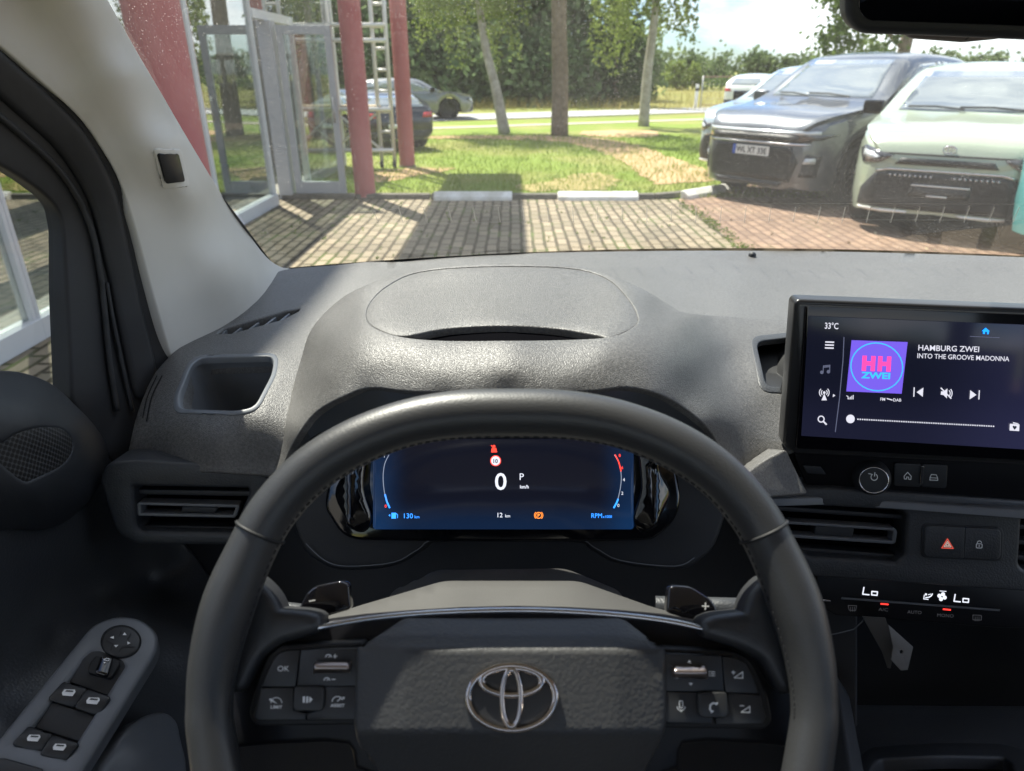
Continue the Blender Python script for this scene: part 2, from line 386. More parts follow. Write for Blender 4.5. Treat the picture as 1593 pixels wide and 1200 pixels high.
def paver_mat(name, c1, c2, joint, moss, mossamt):
    m = mat(name, c1, .85, spec=.25); n, l, b = nodes(m); g = n.new("ShaderNodeNewGeometry")
    mp = n.new("ShaderNodeMapping"); mp.inputs['Rotation'].default_value = (0, 0, R(90)); l.new(g.outputs['Position'], mp.inputs[0])
    wz = n.new("ShaderNodeTexNoise"); wz.inputs['Scale'].default_value = 3; wz.inputs['Detail'].default_value = 3; l.new(g.outputs['Position'], wz.inputs['Vector'])
    ad = n.new("ShaderNodeMixRGB"); ad.blend_type = 'ADD'; ad.inputs[0].default_value = .035; l.new(mp.outputs[0], ad.inputs[1]); l.new(wz.outputs['Color'], ad.inputs[2])
    k = n.new("ShaderNodeTexBrick"); k.inputs['Scale'].default_value = 1; k.inputs['Brick Width'].default_value = .25; k.inputs['Row Height'].default_value = .115
    k.inputs['Mortar Size'].default_value = .017; k.inputs['Mortar Smooth'].default_value = .3; k.inputs['Bias'].default_value = 0
    k.inputs['Color1'].default_value = (*c1, 1); k.inputs['Color2'].default_value = (*c2, 1); k.inputs['Mortar'].default_value = (*joint, 1)
    l.new(ad.outputs[0], k.inputs['Vector'])
    ms = n.new("ShaderNodeTexNoise"); ms.inputs['Scale'].default_value = 2.2; ms.inputs['Detail'].default_value = 6; l.new(g.outputs['Position'], ms.inputs['Vector'])
    mr = n.new("ShaderNodeMapRange"); mr.inputs[1].default_value = .5; mr.inputs[2].default_value = .7; mr.inputs[4].default_value = mossamt; l.new(ms.outputs[0], mr.inputs[0])
    mm = n.new("ShaderNodeMath"); mm.operation = 'MULTIPLY'; l.new(mr.outputs[0], mm.inputs[0]); l.new(k.outputs['Fac'], mm.inputs[1])
    x = n.new("ShaderNodeMixRGB"); x.inputs[2].default_value = (*moss, 1); l.new(mm.outputs[0], x.inputs[0]); l.new(k.outputs[0], x.inputs[1])
    d = n.new("ShaderNodeTexNoise"); d.inputs['Scale'].default_value = 1.1; d.inputs['Detail'].default_value = 9; d.inputs['Roughness'].default_value = .7; l.new(g.outputs['Position'], d.inputs['Vector'])
    dr = n.new("ShaderNodeMapRange"); dr.inputs[1].default_value = .3; dr.inputs[2].default_value = .7; dr.inputs[3].default_value = .72; dr.inputs[4].default_value = 1.18; l.new(d.outputs[0], dr.inputs[0])
    v = n.new("ShaderNodeMixRGB"); v.blend_type = 'MULTIPLY'; v.inputs[0].default_value = 1; l.new(x.outputs[0], v.inputs[1]); l.new(dr.outputs[0], v.inputs[2])
    l.new(v.outputs[0], b.inputs['Base Color'])
    p = n.new("ShaderNodeBump"); p.inputs['Distance'].default_value = .012; p.inputs['Strength'].default_value = .8; p.invert = True; l.new(k.outputs['Fac'], p.inputs['Height']); l.new(p.outputs[0], b.inputs['Normal'])
    return m
GRASS = surf_mat("lawn", (.12, .19, .022), (.22, .28, .05), 26, c3=(.25, .25, .075), big=.42, bump=.02)
MEAD = surf_mat("meadow_grass", (.19, .20, .045), (.30, .26, .09), 3.5, c3=(.15, .19, .04), big=.05)
SAND = surf_mat("sandy_earth", (.42, .26, .14), (.52, .36, .21), 18, c3=(.36, .26, .13), big=1.4, bump=.015)
ROADM = surf_mat("grey_asphalt", (.33, .33, .33), (.40, .40, .39), 40)
PAV = paver_mat("beige_block_paving", (.30, .245, .172), (.20, .168, .118), (.075, .06, .038), (.09, .13, .03), .8)
PAVR = paver_mat("red_block_paving", (.285, .19, .132), (.205, .137, .098), (.15, .095, .07), (.12, .13, .05), .35)
def sheet(name, poly, z, m, kind='structure'):
    return props(link_mesh(name, [(x, y, z) for x, y in poly], [tuple(range(len(poly)))], m, smooth=False), kind=kind)
sheet("ground", [(-900, -300), (900, -300), (900, 1500), (-900, 1500)], -.02, MEAD)
sheet("lawn", [(-40, 9.0), (45, 9.0), (45, 40), (-40, 12)], -.004, GRASS)
KX, KY = 2.2, 9.22
pav_r = [(2.2, -8), (30, -8), (30, 30), (4.8, 12.2), (2.9, 10.0), (2.2, 9.22)]
sheet("pavement", [(-9, -8), (2.2, -8), (2.2, KY), (-9, KY)], .004, PAV)
sheet("red_pavement", pav_r, .004, PAVR)
def band(x0, x1, f, wd, z, name, m):
    a = [(x, f(x) - wd / 2) for x in (x0, x1)]; b = [(x, f(x) + wd / 2) for x in (x1, x0)]
    return sheet(name, a + b, z, m)
road_y = lambda x: 26.6 + .5 * (x + 2.4)
band(-70, 90, road_y, 3.6, .012, "road", ROADM)
band(-60, 70, lambda x: 22.6 + .45 * x, .7, .008, "cycle_path", surf_mat("pale_gravel", (.36, .32, .26), (.45, .40, .33), 30))
def ragged(name, pts, m, z, amp):
    q = dens(pts, .22); q = [(x + rng.normal(0, amp), y + rng.normal(0, amp * 1.4)) for x, y in q]
    V, T = fill(q); return props(link_mesh(name, [(x, y, z) for x, y in V], [t if True else t for t in T], m, smooth=False), kind='structure')
def gpx(l): return [tuple(atz(x, y, 0)[:2]) for x, y in l]
ragged("sand_path", gpx(cat([(640, 213), (740, 211), (860, 212), (960, 219), (1040, 243), (1104, 268), (1112, 280), (1062, 284), (1020, 286), (985, 262), (940, 239), (880, 222), (780, 217), (650, 216)], 5)), SAND, .006, .05)
ragged("bare_earth", gpx(cat([(905, 206), (960, 203), (1020, 205), (1015, 213), (950, 214), (910, 211)], 5)), SAND, .006, .05)
ragged("worn_earth", gpx(cat([(585, 284), (660, 272), (700, 262), (640, 262), (585, 268)], 4)), SAND, .005, .05)
ragged("dry_earth", gpx(cat([(800, 292), (860, 280), (930, 268), (960, 285), (920, 294), (850, 297)], 4)), surf_mat("dry_turf", (.26, .22, .08), (.36, .28, .13), 20), .006, .06)
KGR = surf_mat("kerb_concrete", (.10, .095, .08), (.17, .155, .13), 12)
kb = MB()
def kerb_run(mb, a, b, n, m=0):
    a = Vector((*a, 0)); b = Vector((*b, 0))
    for i in range(n):
        p = a.lerp(b, i / n); q = a.lerp(b, (i + .985) / n); s = Vector((0, 0, .035)); mb.bar(p + s, q + s, .12, .07, m)
kerb_run(kb, (-9, KY + .06), (1.9, KY + .06), 11); kerb_run(kb, (1.9, KY + .06), (2.35, 9.5), 1); kerb_run(kb, (3.25, 10.35), (6.5, 13.9), 4)
props(kb.build("kerb", KGR, bevel=.012), kind='structure')
WHK = surf_mat("chalky_white_paint", (.62, .61, .58), (.80, .79, .76), 9, c3=(.55, .53, .48), big=5)
def white_kerb(a, b, label):
    a = Vector((*a, 0)); b = Vector((*b, 0)); d = (b - a).normalized(); nrm = Vector((d.y, -d.x, 0)); mb = MB(); t = .14
    prof = [(-.03, 0), (.11, 0), (.095, .05), (.02, .105), (-.03, .105)]
    v = [p + nrm * (x + .0) + Vector((0, 0, z)) for p in (a, b) for x, z in prof]; k = len(prof)
    mb.add(v, [tuple(range(k - 1, -1, -1)), tuple(range(k, 2 * k))] + [(i, (i + 1) % k, k + (i + 1) % k, k + i) for i in range(k)])
    props(mb.build("kerb_stone", WHK, bevel=.012), label, "kerb stone", "white painted kerb stones")
white_kerb((-1.03, KY), (.0, KY), "white painted kerb stone at the edge of the building's shadow")
white_kerb((.60, KY), (1.66, KY), "white painted kerb stone in full sun in front of the sandy path")
white_kerb((2.26, 9.27), (3.02, 9.92), "white painted kerb stone set at an angle beside the dark SUV")
# grass blades of the near lawn, small weeds
def blades(name, n, reg, h, cols, kind='stuff'):
    x = rng.uniform(reg[0], reg[1], n); y = reg[2] + (reg[3] - reg[2]) * rng.random(n) ** 1.5; a = rng.uniform(0, math.pi, n); hh = h * rng.uniform(.5, 1.2, n); lx = rng.normal(0, .35, n) * hh; ly = rng.normal(0, .35, n) * hh
    wv = .006; dx, dy = np.cos(a) * wv, np.sin(a) * wv
    v = np.stack([np.stack([x - dx, y - dy, 0 * x], 1), np.stack([x + dx, y + dy, 0 * x], 1), np.stack([x + lx, y + ly, hh], 1)], 1).reshape(-1, 3)
    return v, [(3 * i, 3 * i + 1, 3 * i + 2) for i in range(n)]
def leafmat(name, c1, c2, scale=1.2, trl=.35):
    m = bpy.data.materials.new(name); m.use_nodes = True; n = m.node_tree.nodes; l = m.node_tree.links; n.clear(); out = n.new("ShaderNodeOutputMaterial")
    g = n.new("ShaderNodeNewGeometry"); a = n.new("ShaderNodeTexNoise"); a.inputs['Scale'].default_value = scale; a.inputs['Detail'].default_value = 5
    r = n.new("ShaderNodeValToRGB"); r.color_ramp.elements[0].position = .35; r.color_ramp.elements[1].position = .65; r.color_ramp.elements[0].color = (*c1, 1); r.color_ramp.elements[1].color = (*c2, 1)
    d = n.new("ShaderNodeBsdfDiffuse"); t = n.new("ShaderNodeBsdfTranslucent"); x = n.new("ShaderNodeMixShader"); x.inputs[0].default_value = trl
    l.new(g.outputs['Position'], a.inputs['Vector']); l.new(a.outputs[0], r.inputs[0]); l.new(r.outputs[0], d.inputs[0]); l.new(r.outputs[0], t.inputs[0])
    l.new(d.outputs[0], x.inputs[1]); l.new(t.outputs[0], x.inputs[2]); l.new(x.outputs[0], out.inputs[0]); return m
v, f = blades("grass", 26000, (-5, 5, 9.35, 19), .075, None)
props(link_mesh("grass", v.tolist(), f, leafmat("grass_blade", (.13, .21, .022), (.28, .33, .065), 1.1), smooth=False), kind='stuff')
v, f = blades("tall_grass", 16000, (-14, 26, 31, 62), .55, None)
v[:, 0] += 0; props(link_mesh("tall_grass", v.tolist(), f, leafmat("dry_meadow", (.24, .24, .06), (.42, .33, .13), .4), smooth=False), kind='stuff')

# ------------------------------------------------------------------ trees
BIRCH = surf_mat("birch_bark", (.46, .43, .38), (.26, .235, .20), 5, bump=.02); BARK = surf_mat("brown_bark", (.13, .10, .07), (.24, .185, .135), 9, bump=.03)
L_BIR = leafmat("birch_leaf", (.15, .20, .045), (.26, .32, .09)); L_MID = leafmat("mid_green_leaf", (.07, .12, .03), (.16, .22, .065)); L_DRK = leafmat("dark_leaf", (.12, .175, .08), (.20, .265, .12), .5, .35); L_FAR = leafmat("far_leaf", (.11, .155, .07), (.19, .24, .11), .3); L_CON = leafmat("conifer_needle", (.018, .042, .014), (.045, .08, .024), 1)
def leaves(cen, size, flat=0.0):
    n = len(cen); cen = np.asarray(cen); a = rng.normal(size=(n, 3)); a[:, 2] *= (1 - flat); a /= np.linalg.norm(a, axis=1)[:, None]
    b = np.cross(a, rng.normal(size=(n, 3))); b /= np.linalg.norm(b, axis=1)[:, None] + 1e-9
    s = (size * rng.uniform(.6, 1.3, n))[:, None]; a = a * s; b = b * s * .55
    v = np.stack([cen - a, cen + b, cen + a, cen - b], 1).reshape(-1, 3)
    return v.tolist(), [(4 * i, 4 * i + 1, 4 * i + 2, 4 * i + 3) for i in range(n)]
def clumps(c, r, n, k, cr):
    th = rng.normal(size=(k, 3)); th /= np.linalg.norm(th, axis=1)[:, None]; rad = rng.random((k, 1)) ** .4
    C = np.array(c) + th * rad * np.array(r); i = rng.integers(0, k, n); q = rng.normal(size=(n, 3)) * cr * rng.uniform(.5, 1.2, (k, 1))[i]
    return C[i] + q
def strands(c, r, ns, ln, per):
    P = []
    for _ in range(ns):
        a = rng.uniform(0, 2 * math.pi); q = rng.random() ** .5; p = np.array(c) + np.array([math.cos(a) * q * r[0], math.sin(a) * q * r[1], rng.uniform(-.3, .5) * r[2]]); L = ln * rng.uniform(.4, 1.1)
        t = rng.random(per); P.append(p + np.stack([rng.normal(0, .06, per) + t * .1, rng.normal(0, .06, per), -t * L], 1))
    return np.concatenate(P)
def trunk(mb, base, path, r0, r1, m=0):
    P = [Vector(base) + Vector(p) for p in path]; k = len(P); mb.tube(cat(P, 4, False) if k > 2 else P, [r0 + (r1 - r0) * (i / max(1, (k - 1) * 4)) ** .7 for i in range((k - 1) * 4 + 1)] if k > 2 else [r0, r1], 12, m=m)
def tree(name, label, base, path, r0, r1, bark, lm, pts, ls, limbs=(), group=None, cat_='tree'):
    t = thing(name, label, cat_, base, group=group); mb = MB(); trunk(mb, base, path, r0, r1)
    top = Vector(base) + Vector(path[-1])
    for (z, dx, dy, dz) in limbs:
        k = min(1, z / max(.1, path[-1][2])); p = Vector(base).lerp(top, k); mb.tube([p, p + Vector((dx * .5, dy * .5, dz * .65)), p + Vector((dx, dy, dz))], [r0 * .4, r0 * .25, r0 * .08], 8)
    mb.build("trunk", bark, t, smooth=True); v, f = leaves(pts, ls); link_mesh("crown", v, f, lm, t, smooth=False); return t
x0 = Vector((-.2, 19.6, 0))
pb = np.concatenate([clumps((-1.0, 20, 5.6), (2.2, 2, 2.4), 9000, 40, .38), strands((-1.15, 20, 4.6), (1.5, 1.5, 1.4), 110, 2.6, 110)])
tree("birch_tree", "leaning birch with pale bark and drooping light green foliage", x0, [(0, 0, 0), (-.22, 0, 1.1), (-.52, .1, 2.3), (-.7, .2, 4), (-.8, .3, 7)], .17, .06, BIRCH, L_BIR, pb, .05, [(3.5, -1, .2, 1), (4, .9, 0, .9), (5, -.7, .3, 1.4)])
x0 = Vector((1.25, 19.0, 0))
pb = np.concatenate([clumps((1.2, 19.4, 6.6), (2, 2, 2), 2200, 18, .35), strands((2.5, 20.3, 4.5), (.6, .8, .6), 18, 3.0, 70)])
tree("tree", "straight brown trunk standing at the bend of the sandy path", x0, [(0, 0, 0), (-.03, 0, 1.5), (-.1, 0, 3), (-.14, .1, 7)], .235, .17, BARK, L_BIR, pb, .075, [(4.4, .9, .3, 1.2), (5, -1, .3, 1)])
x0 = Vector((4.05, 22.4, 0))
pb = np.concatenate([clumps((4.2, 22.6, 6.8), (1.8, 1.8, 1.6), 2000, 16, .35), strands((4.75, 22.5, 4.3), (.6, .6, .4), 14, 2.0, 90), strands((3.5, 22.5, 4.4), (.7, .6, .4), 16, 2.4, 80)])
tree("birch_tree", "slender grey birch trunk with a few hanging strands against the sky", x0, [(0, 0, 0), (0, 0, 1.5), (.08, 0, 3), (.16, .1, 7)], .175, .10, BIRCH, L_BIR, pb, .075, [(4, .8, 0, .6), (4.4, -.8, .2, .7)])
x0 = Vector((12.6, 24.5, 0))
pb = np.concatenate([clumps((11.0, 24.2, 4.9), (2.0, 1.5, 1.9), 2600, 46, .22), clumps((13.5, 24.5, 4.6), (1.7, 1.5, 1.5), 900, 24, .22), clumps((10.9, 24.2, 2.6), (1.4, 1.2, .8), 1100, 26, .2)])
tree("tree", "loose leafy tree with a thick trunk rising behind the rear-view mirror", x0, [(0, 0, 0), (.05, 0, 2), (.1, 0, 4), (.1, 0, 6.5)], .24, .14, BARK, L_MID, pb, .10, [(2.6, -1.9, 0, 1.5), (3, -1.5, .2, 2.4), (3.3, 1.6, .2, 1.3), (2.2, -1.6, 0, .9)])
# dark conifer at the wood's right edge
x0 = Vector((5.0, 36, 0)); P = []
for k in range(26):
    z = .6 + k * .36; rr = max(.25, 1.7 * (1 - z / 10.5)); n_ = int(100 * rr) + 20
    a = rng.uniform(0, 2 * math.pi, n_); q = rng.random(n_) ** .5 * rr * rng.uniform(.7, 1.1); P.append(np.stack([5 + np.cos(a) * q, 36 + np.sin(a) * q, z - q * .35 + rng.normal(0, .06, n_)], 1))
tree("conifer_tree", "dark narrow conifer at the right-hand end of the wood", x0, [(0, 0, 0), (0, 0, 5), (0, 0, 10)], .18, .03, BARK, L_CON, np.concatenate(P), .14)
P = []
for cx_, cy_, cz_, r_, h_ in [(-16, 34, 4, 4, 5), (-11, 36, 3.6, 3.4, 4.6), (-7.5, 37, 4, 3, 5), (-4.5, 38, 3.2, 3, 4.2), (-1.8, 39, 3.6, 2.6, 4.8), (.8, 39, 3.4, 2.4, 4.6), (3.0, 38.5, 3.4, 1.9, 4.6), (-6, 35, 1.6, 2.2, 1.5), (-2.2, 36, 1.4, 2, 1.4), (1.4, 36.8, 1.3, 1.6, 1.2), (3.6, 37.2, 1.2, 1.2, 1.2), (-13, 32, 1.5, 2.5, 1.5), (-22, 31, 4, 4, 5), (6.4, 43, 1.6, 1.6, 2.2)]:
    P.append(clumps((cx_, cy_, cz_), (r_, 2.2, h_), int(1300 * r_ + 2000), 60, .62))
v, f = leaves(np.concatenate(P), .21); wood = props(link_mesh("wood", v, f, L_DRK, smooth=False), "dense dark green wood behind the road", "wood", kind='stuff')
mb = MB()
for i in range(5):
    x = -20 + i * 5.3 - 8 + rng.normal(0, .3); mb.cyl((x, 36.5 + rng.normal(0, 1), -.02), (x + rng.normal(0, .2), 37, 6), .16, .09, 8)
props(mb.build("wood_trunks", BARK, smooth=True), "dark trunks inside the wood behind the road", "wood", kind='stuff')
P = []
for i in range(46):
    x = 6 + i * 4.0 + rng.normal(0, 1.2); y = 105 + rng.uniform(-9, 12) + i * 1.1; h = rng.uniform(1.5, 2.9); P.append(clumps((x, y, h * .75), (3.4, 2.4, h * .9), 900, 22, .7))
v, f = leaves(np.concatenate(P), .42); props(link_mesh("far_wood", v, f, L_FAR, smooth=False), "long far line of trees beyond the meadow", "wood", kind='stuff')
P = []
for i in range(40):
    x = 5 + i * 1.3 + rng.normal(0, .5); P.append(clumps((x, 62 + i * .55 + rng.normal(0, 1.5), .5), (1.1, .8, .6), 90, 8, .3))
v, f = leaves(np.concatenate(P), .18); props(link_mesh("scrub", v, f, L_MID, smooth=False), "low scrub dotted over the meadow", "scrub", kind='stuff')
def bush(label, c, r, n, lm, ls):
    t = thing("bush", label, "bush", (c[0], c[1], 0)); v, f = leaves(np.concatenate([clumps((c[0], c[1], r[2] * .95), r, n, 40, .22)]), ls); link_mesh("foliage", v, f, lm, t, smooth=False)
    mb = MB(); mb.tube([(c[0], c[1], 0), (c[0], c[1], r[2])], [.08, .03], 6); mb.build("stem", BARK, t)
bush("rounded yellow-green bush alone in the meadow right of the birch", (14.6, 66, 0), (2.3, 1.5, 1.15), 2600, L_BIR, .16)
bush("small bush at the foot of the wood left of the slender birch", (6.1, 45, 0), (1.0, .8, .65), 700, L_BIR, .13)

# ------------------------------------------------------------------ meadow fence, marker post
GALV = mat("galvanised_metal", (.42, .42, .41), .45, .7)
t = thing("wire_fence", "low rusty wire gate panel standing at the meadow's edge", "fence", (9.4, 33.6, 0))
mb = MB()
for x in (8.6, 12.2): mb.cyl((x, 33.6 + (x - 8.6) * .3, 0), (x, 33.6 + (x - 8.6) * .3, 1.35), .03)
mb.build("post", GALV, t, smooth=True); mb = MB()
for z in (.12, 1.3): mb.cyl((8.6, 33.6, z), (12.2, 34.68, z), .022, n=8)
mb.build("rail", mat("rusty_pipe", (.25, .16, .10), .7), t, smooth=True); mb = MB()
for i in range(1, 26): x = 8.6 + i * .14; mb.cyl((x, 33.6 + (x - 8.6) * .3, .12), (x, 33.6 + (x - 8.6) * .3, 1.3), .004, n=5)
for z in (.4, .7, 1.0): mb.cyl((8.6, 33.6, z), (12.2, 34.68, z), .004, n=5)
mb.build("mesh_wires", GALV, t)
t = thing("marker_post", "short white roadside marker post left of the wire gate", "post", (8.35, 33.5, 0)); mb = MB()
mb.box((8.28, 33.45, 0), (8.42, 33.55, 1.0)); mb.build("post_body", mat("white_plastic_post", (.75, .74, .7), .5), t, bevel=.02)
mb = MB(); mb.box((8.275, 33.445, .72), (8.425, 33.555, .84)); mb.build("reflector_band", BLK, t)

# ------------------------------------------------------------------ showroom
ALU = mat("light_grey_frame", (.60, .61, .62), .4, spec=.5); DGR = mat("mid_grey_door_frame", (.36, .37, .39), .45); REDC = surf_mat("raspberry_red_paint", (.38, .115, .112), (.43, .145, .14), 2, rough=.5)
PANE = glass("showroom_glass", (.84, .89, .87), 3.6); FX = -3.0
b = thing("showroom_building", "glass-fronted showroom with light grey window frames", "building", (FX - 2, 5, 0))
mb = MB(); mb.box((-2.75, -6, 5.002), (-1.65, 14.4, 5.3)); mb.box((-9, -6, 3.102), (-4.6, 13, 3.35)); mb.build("canopy", mat("canopy_render", (.55, .54, .52), .8), b)
mb = MB(); mb.box((-9.2, -6, 0), (-9, 13, 3.1)); mb.box((-9, 12.8, 0), (FX - .2, 13, 3.1)); mb.box((-9, -6.2, 0), (FX - .1, -6, 3.1)); mb.build("wall", mat("inside_wall", (.30, .29, .27), .8), b)
mb = MB(); mb.box((-9, -6, .006), (FX - .06, 12.8, .03)); mb.build("showroom_floor", mat("showroom_tiles", (.32, .31, .29), .25), b)
ys = [-2.2, -.6, .95, 2.5, 4.05, 5.6, 7.07, 8.82]
for y0, y1 in zip(ys[:-1], ys[1:]):
    m_ = MB(); a = .035
    m_.box((FX - .05, y0 + .002, .14), (FX + .03, y0 + a, 3.1)); m_.box((FX - .05, y1 - a, .14), (FX + .03, y1 - .002, 3.1)); m_.box((FX - .06, y0, .006), (FX + .05, y1, .14)); m_.box((FX - .045, y0 + a, 3.05), (FX + .025, y1 - a, 3.1))
    fr = m_.build("window", ALU, b, bevel=.004); g_ = MB(); g_.box((FX - .012, y0 + a, .14), (FX - .006, y1 - a, 3.05)); g_.build("pane", PANE, fr)
m_ = MB(); m_.box((FX - .05, 8.83, 2.10), (FX + .04, 10.4, 2.2)); m_.box((FX - .05, 10.34, .006), (FX + .04, 10.4, 2.1)); m_.box((FX - .05, 8.83, 3.0), (FX + .03, 12.8, 3.1)); m_.box((FX - .05, 12.7, .006), (FX + .03, 12.8, 3.0)); fr = m_.build("window", ALU, b, bevel=.004)
g_ = MB(); g_.box((FX - .012, 8.83, 2.2), (FX - .006, 12.7, 3.0)); g_.box((FX - .012, 10.4, .006), (FX - .006, 12.7, 2.2)); g_.build("pane", PANE, fr)
m_ = MB(); m_.box((FX - .07, 9.22, .006), (FX + .10, 9.42, 2.10)); m_.build("door_jamb", DGR, b, bevel=.006)
m_ = MB(); dy = 9.30; xa, xb = -2.87, -2.2
m_.box((xa, dy, .03), (xa + .085, dy + .05, 2.05)); m_.box((xb - .085, dy, .03), (xb, dy + .05, 2.05)); m_.box((xa + .085, dy, .03), (xb - .085, dy + .05, .22)); m_.box((xa + .085, dy, 1.95), (xb - .085, dy + .05, 2.05))
dl = m_.build("door", DGR, b, bevel=.004); dl["label"] = "open grey framed glass door leaf"
g_ = MB(); g_.box((xa + .085, dy + .02, .22), (xb - .085, dy + .028, 1.95)); g_.build("pane", glass("door_glass", (.82, .88, .86), 2.0), dl)
g_ = MB(); g_.cyl((xb - .045, dy - .06, .95), (xb - .045, dy - .06, 1.25), .012); g_.cyl((xb - .045, dy - .06, 1.0), (xb - .045, dy, 1.0), .009); g_.cyl((xb - .045, dy - .06, 1.2), (xb - .045, dy, 1.2), .009); g_.build("handle", GALV, dl, smooth=True)
def pillar(label, x, y, r=.135):
    t = thing("column", label, "column", (x, y, 0), group="red columns carrying the canopy"); m_ = MB(); m_.lathe((x, y, 0), (0, 0, 1), [(0, r), (.02, r), (5.0, r)], 40); m_.build("shaft", REDC, t, smooth=True, sharp=40)
    m_ = MB(); m_.lathe((x, y, .004), (0, 0, 1), [(0, r + .02), (.015, r + .02), (.02, r)], 40); m_.build("base_ring", KGR, t, smooth=True, sharp=40)
pillar("pinkish red round column beside the windscreen pillar, nearest the car", -1.96, 4.22, .15)
pillar("red round column at the paving's edge beside the open glass door", -1.96, 9.35)
pillar("red round column standing in the grass behind the scaffold ladder", -1.86, 12.65)
# posters inside the showroom
t = thing("display_stand", "pale roll-up display standing inside the showroom", "display", (-5.2, 6.5, 0)); mb = MB(); mb.box((-5.22, 6.0, .1), (-5.19, 6.9, 2.0)); mb.build("banner", mat("pale_banner", (.7, .72, .6), .7), t); mb = MB(); mb.box((-5.3, 6.0, .03), (-5.1, 6.9, .1)); mb.build("foot", GALV, t, bevel=.01)
# scaffold tower
t = thing("scaffold_tower", "aluminium scaffold tower with ladder rungs behind the red column", "scaffold", (-2.4, 12.5, 0)); ALS = mat("aluminium_tube", (.72, .70, .66), .5, .3)
for k, (xx, yy) in enumerate([(-2.27, 12.45), (-2.05, 12.45), (-3.2, 12.45), (-2.98, 12.45)]):
    mb = MB(); mb.cyl((xx, yy, .12), (xx, yy, 4.4), .034, n=12); mb.build("post", ALS, t, smooth=True)
    mb = MB(); mb.lathe((xx - .03, yy, .065), (1, 0, 0), [(0, .01), (0, .062), (.05, .062), (.05, .01)], 16); mb.build("castor", BLK, t, smooth=True, sharp=40)
mb = MB()
for i in range(13): mb.cyl((-2.27, 12.45, .28 + i * .32), (-2.05, 12.45, .28 + i * .32), .024, n=8); mb.cyl((-3.2, 12.45, .28 + i * .32), (-2.98, 12.45, .28 + i * .32), .024, n=8)
mb.build("rungs", ALS, t, smooth=True); mb = MB()
for z in (.3, .96, 2.0, 2.22): mb.cyl((-3.2, 12.4, z), (-2.05, 12.4, z), .034, n=10)
mb.build("guard_rail", ALS, t, smooth=True); mb = MB(); mb.cyl((-3.0, 12.42, .92), (-2.25, 12.42, .3), .02, n=8); mb.cyl((-3.1, 12.5, .3), (-2.3, 12.5, .9), .02, n=8); mb.build("brace", ALS, t, smooth=True)
mb = MB(); mb.box((-3.15, 12.42, .97), (-2.3, 12.9, 1.01)); mb.build("deck", surf_mat("worn_plank", (.30, .24, .16), (.45, .38, .28), 8), t)

# ================================================================== CARS
CGL = mat("car_glass", (.34, .37, .37), .03, .5, spec=.9, coat=1.0); TYRE = mat("tyre_rubber", (.02, .02, .02), .8); RIMM = mat("alloy_rim", (.30, .30, .31), .3, .8); RIMD = mat("dark_alloy_rim", (.035, .035, .038), .3, .7)
CLAD = grain(mat("grey_cladding", (.035, .035, .038), .6), 60, .1, .002, 'noise'); LAMP = mat("lamp_lens", (.55, .58, .6), .06, spec=.9, coat=1); LAMPD = mat("dark_lamp", (.05, .05, .055), .08, coat=1); TAIL = mat("tail_lamp", (.45, .02, .02), .15, coat=1); PLATE = mat("plate_white", (.75, .75, .73), .4); EUB = mat("plate_blue", (.02, .08, .45), .4); GRL = grain(mat("grille_black", (.014, .014, .016), .45), 90, .5, .004, 'leather', 0)
def paint(n, c, metal=.3, flake=.0): return mat(n, c, .32, metal, .5, coat=1.0)
def interp(x, P):
    xs = [p[0] for p in P]; ys_ = [p[1] for p in P]
    if xs[0] > xs[-1]: xs, ys_ = xs[::-1], ys_[::-1]
    n = len(xs); d = [(ys_[i + 1] - ys_[i]) / (xs[i + 1] - xs[i]) for i in range(n - 1)]
    m = [d[0]] + [0 if d[i - 1] * d[i] <= 0 else 2 * d[i - 1] * d[i] / (d[i - 1] + d[i]) for i in range(1, n - 1)] + [d[-1]]
    x = min(max(x, xs[0]), xs[-1])
    for i in range(n - 1):
        if x <= xs[i + 1] + 1e-9:
            h = xs[i + 1] - xs[i]; t = (x - xs[i]) / h
            return (2 * t**3 - 3 * t**2 + 1) * ys_[i] + (t**3 - 2 * t**2 + t) * h * m[i] + (-2 * t**3 + 3 * t**2) * ys_[i + 1] + (t**3 - t**2) * h * m[i + 1]
    return ys_[-1]
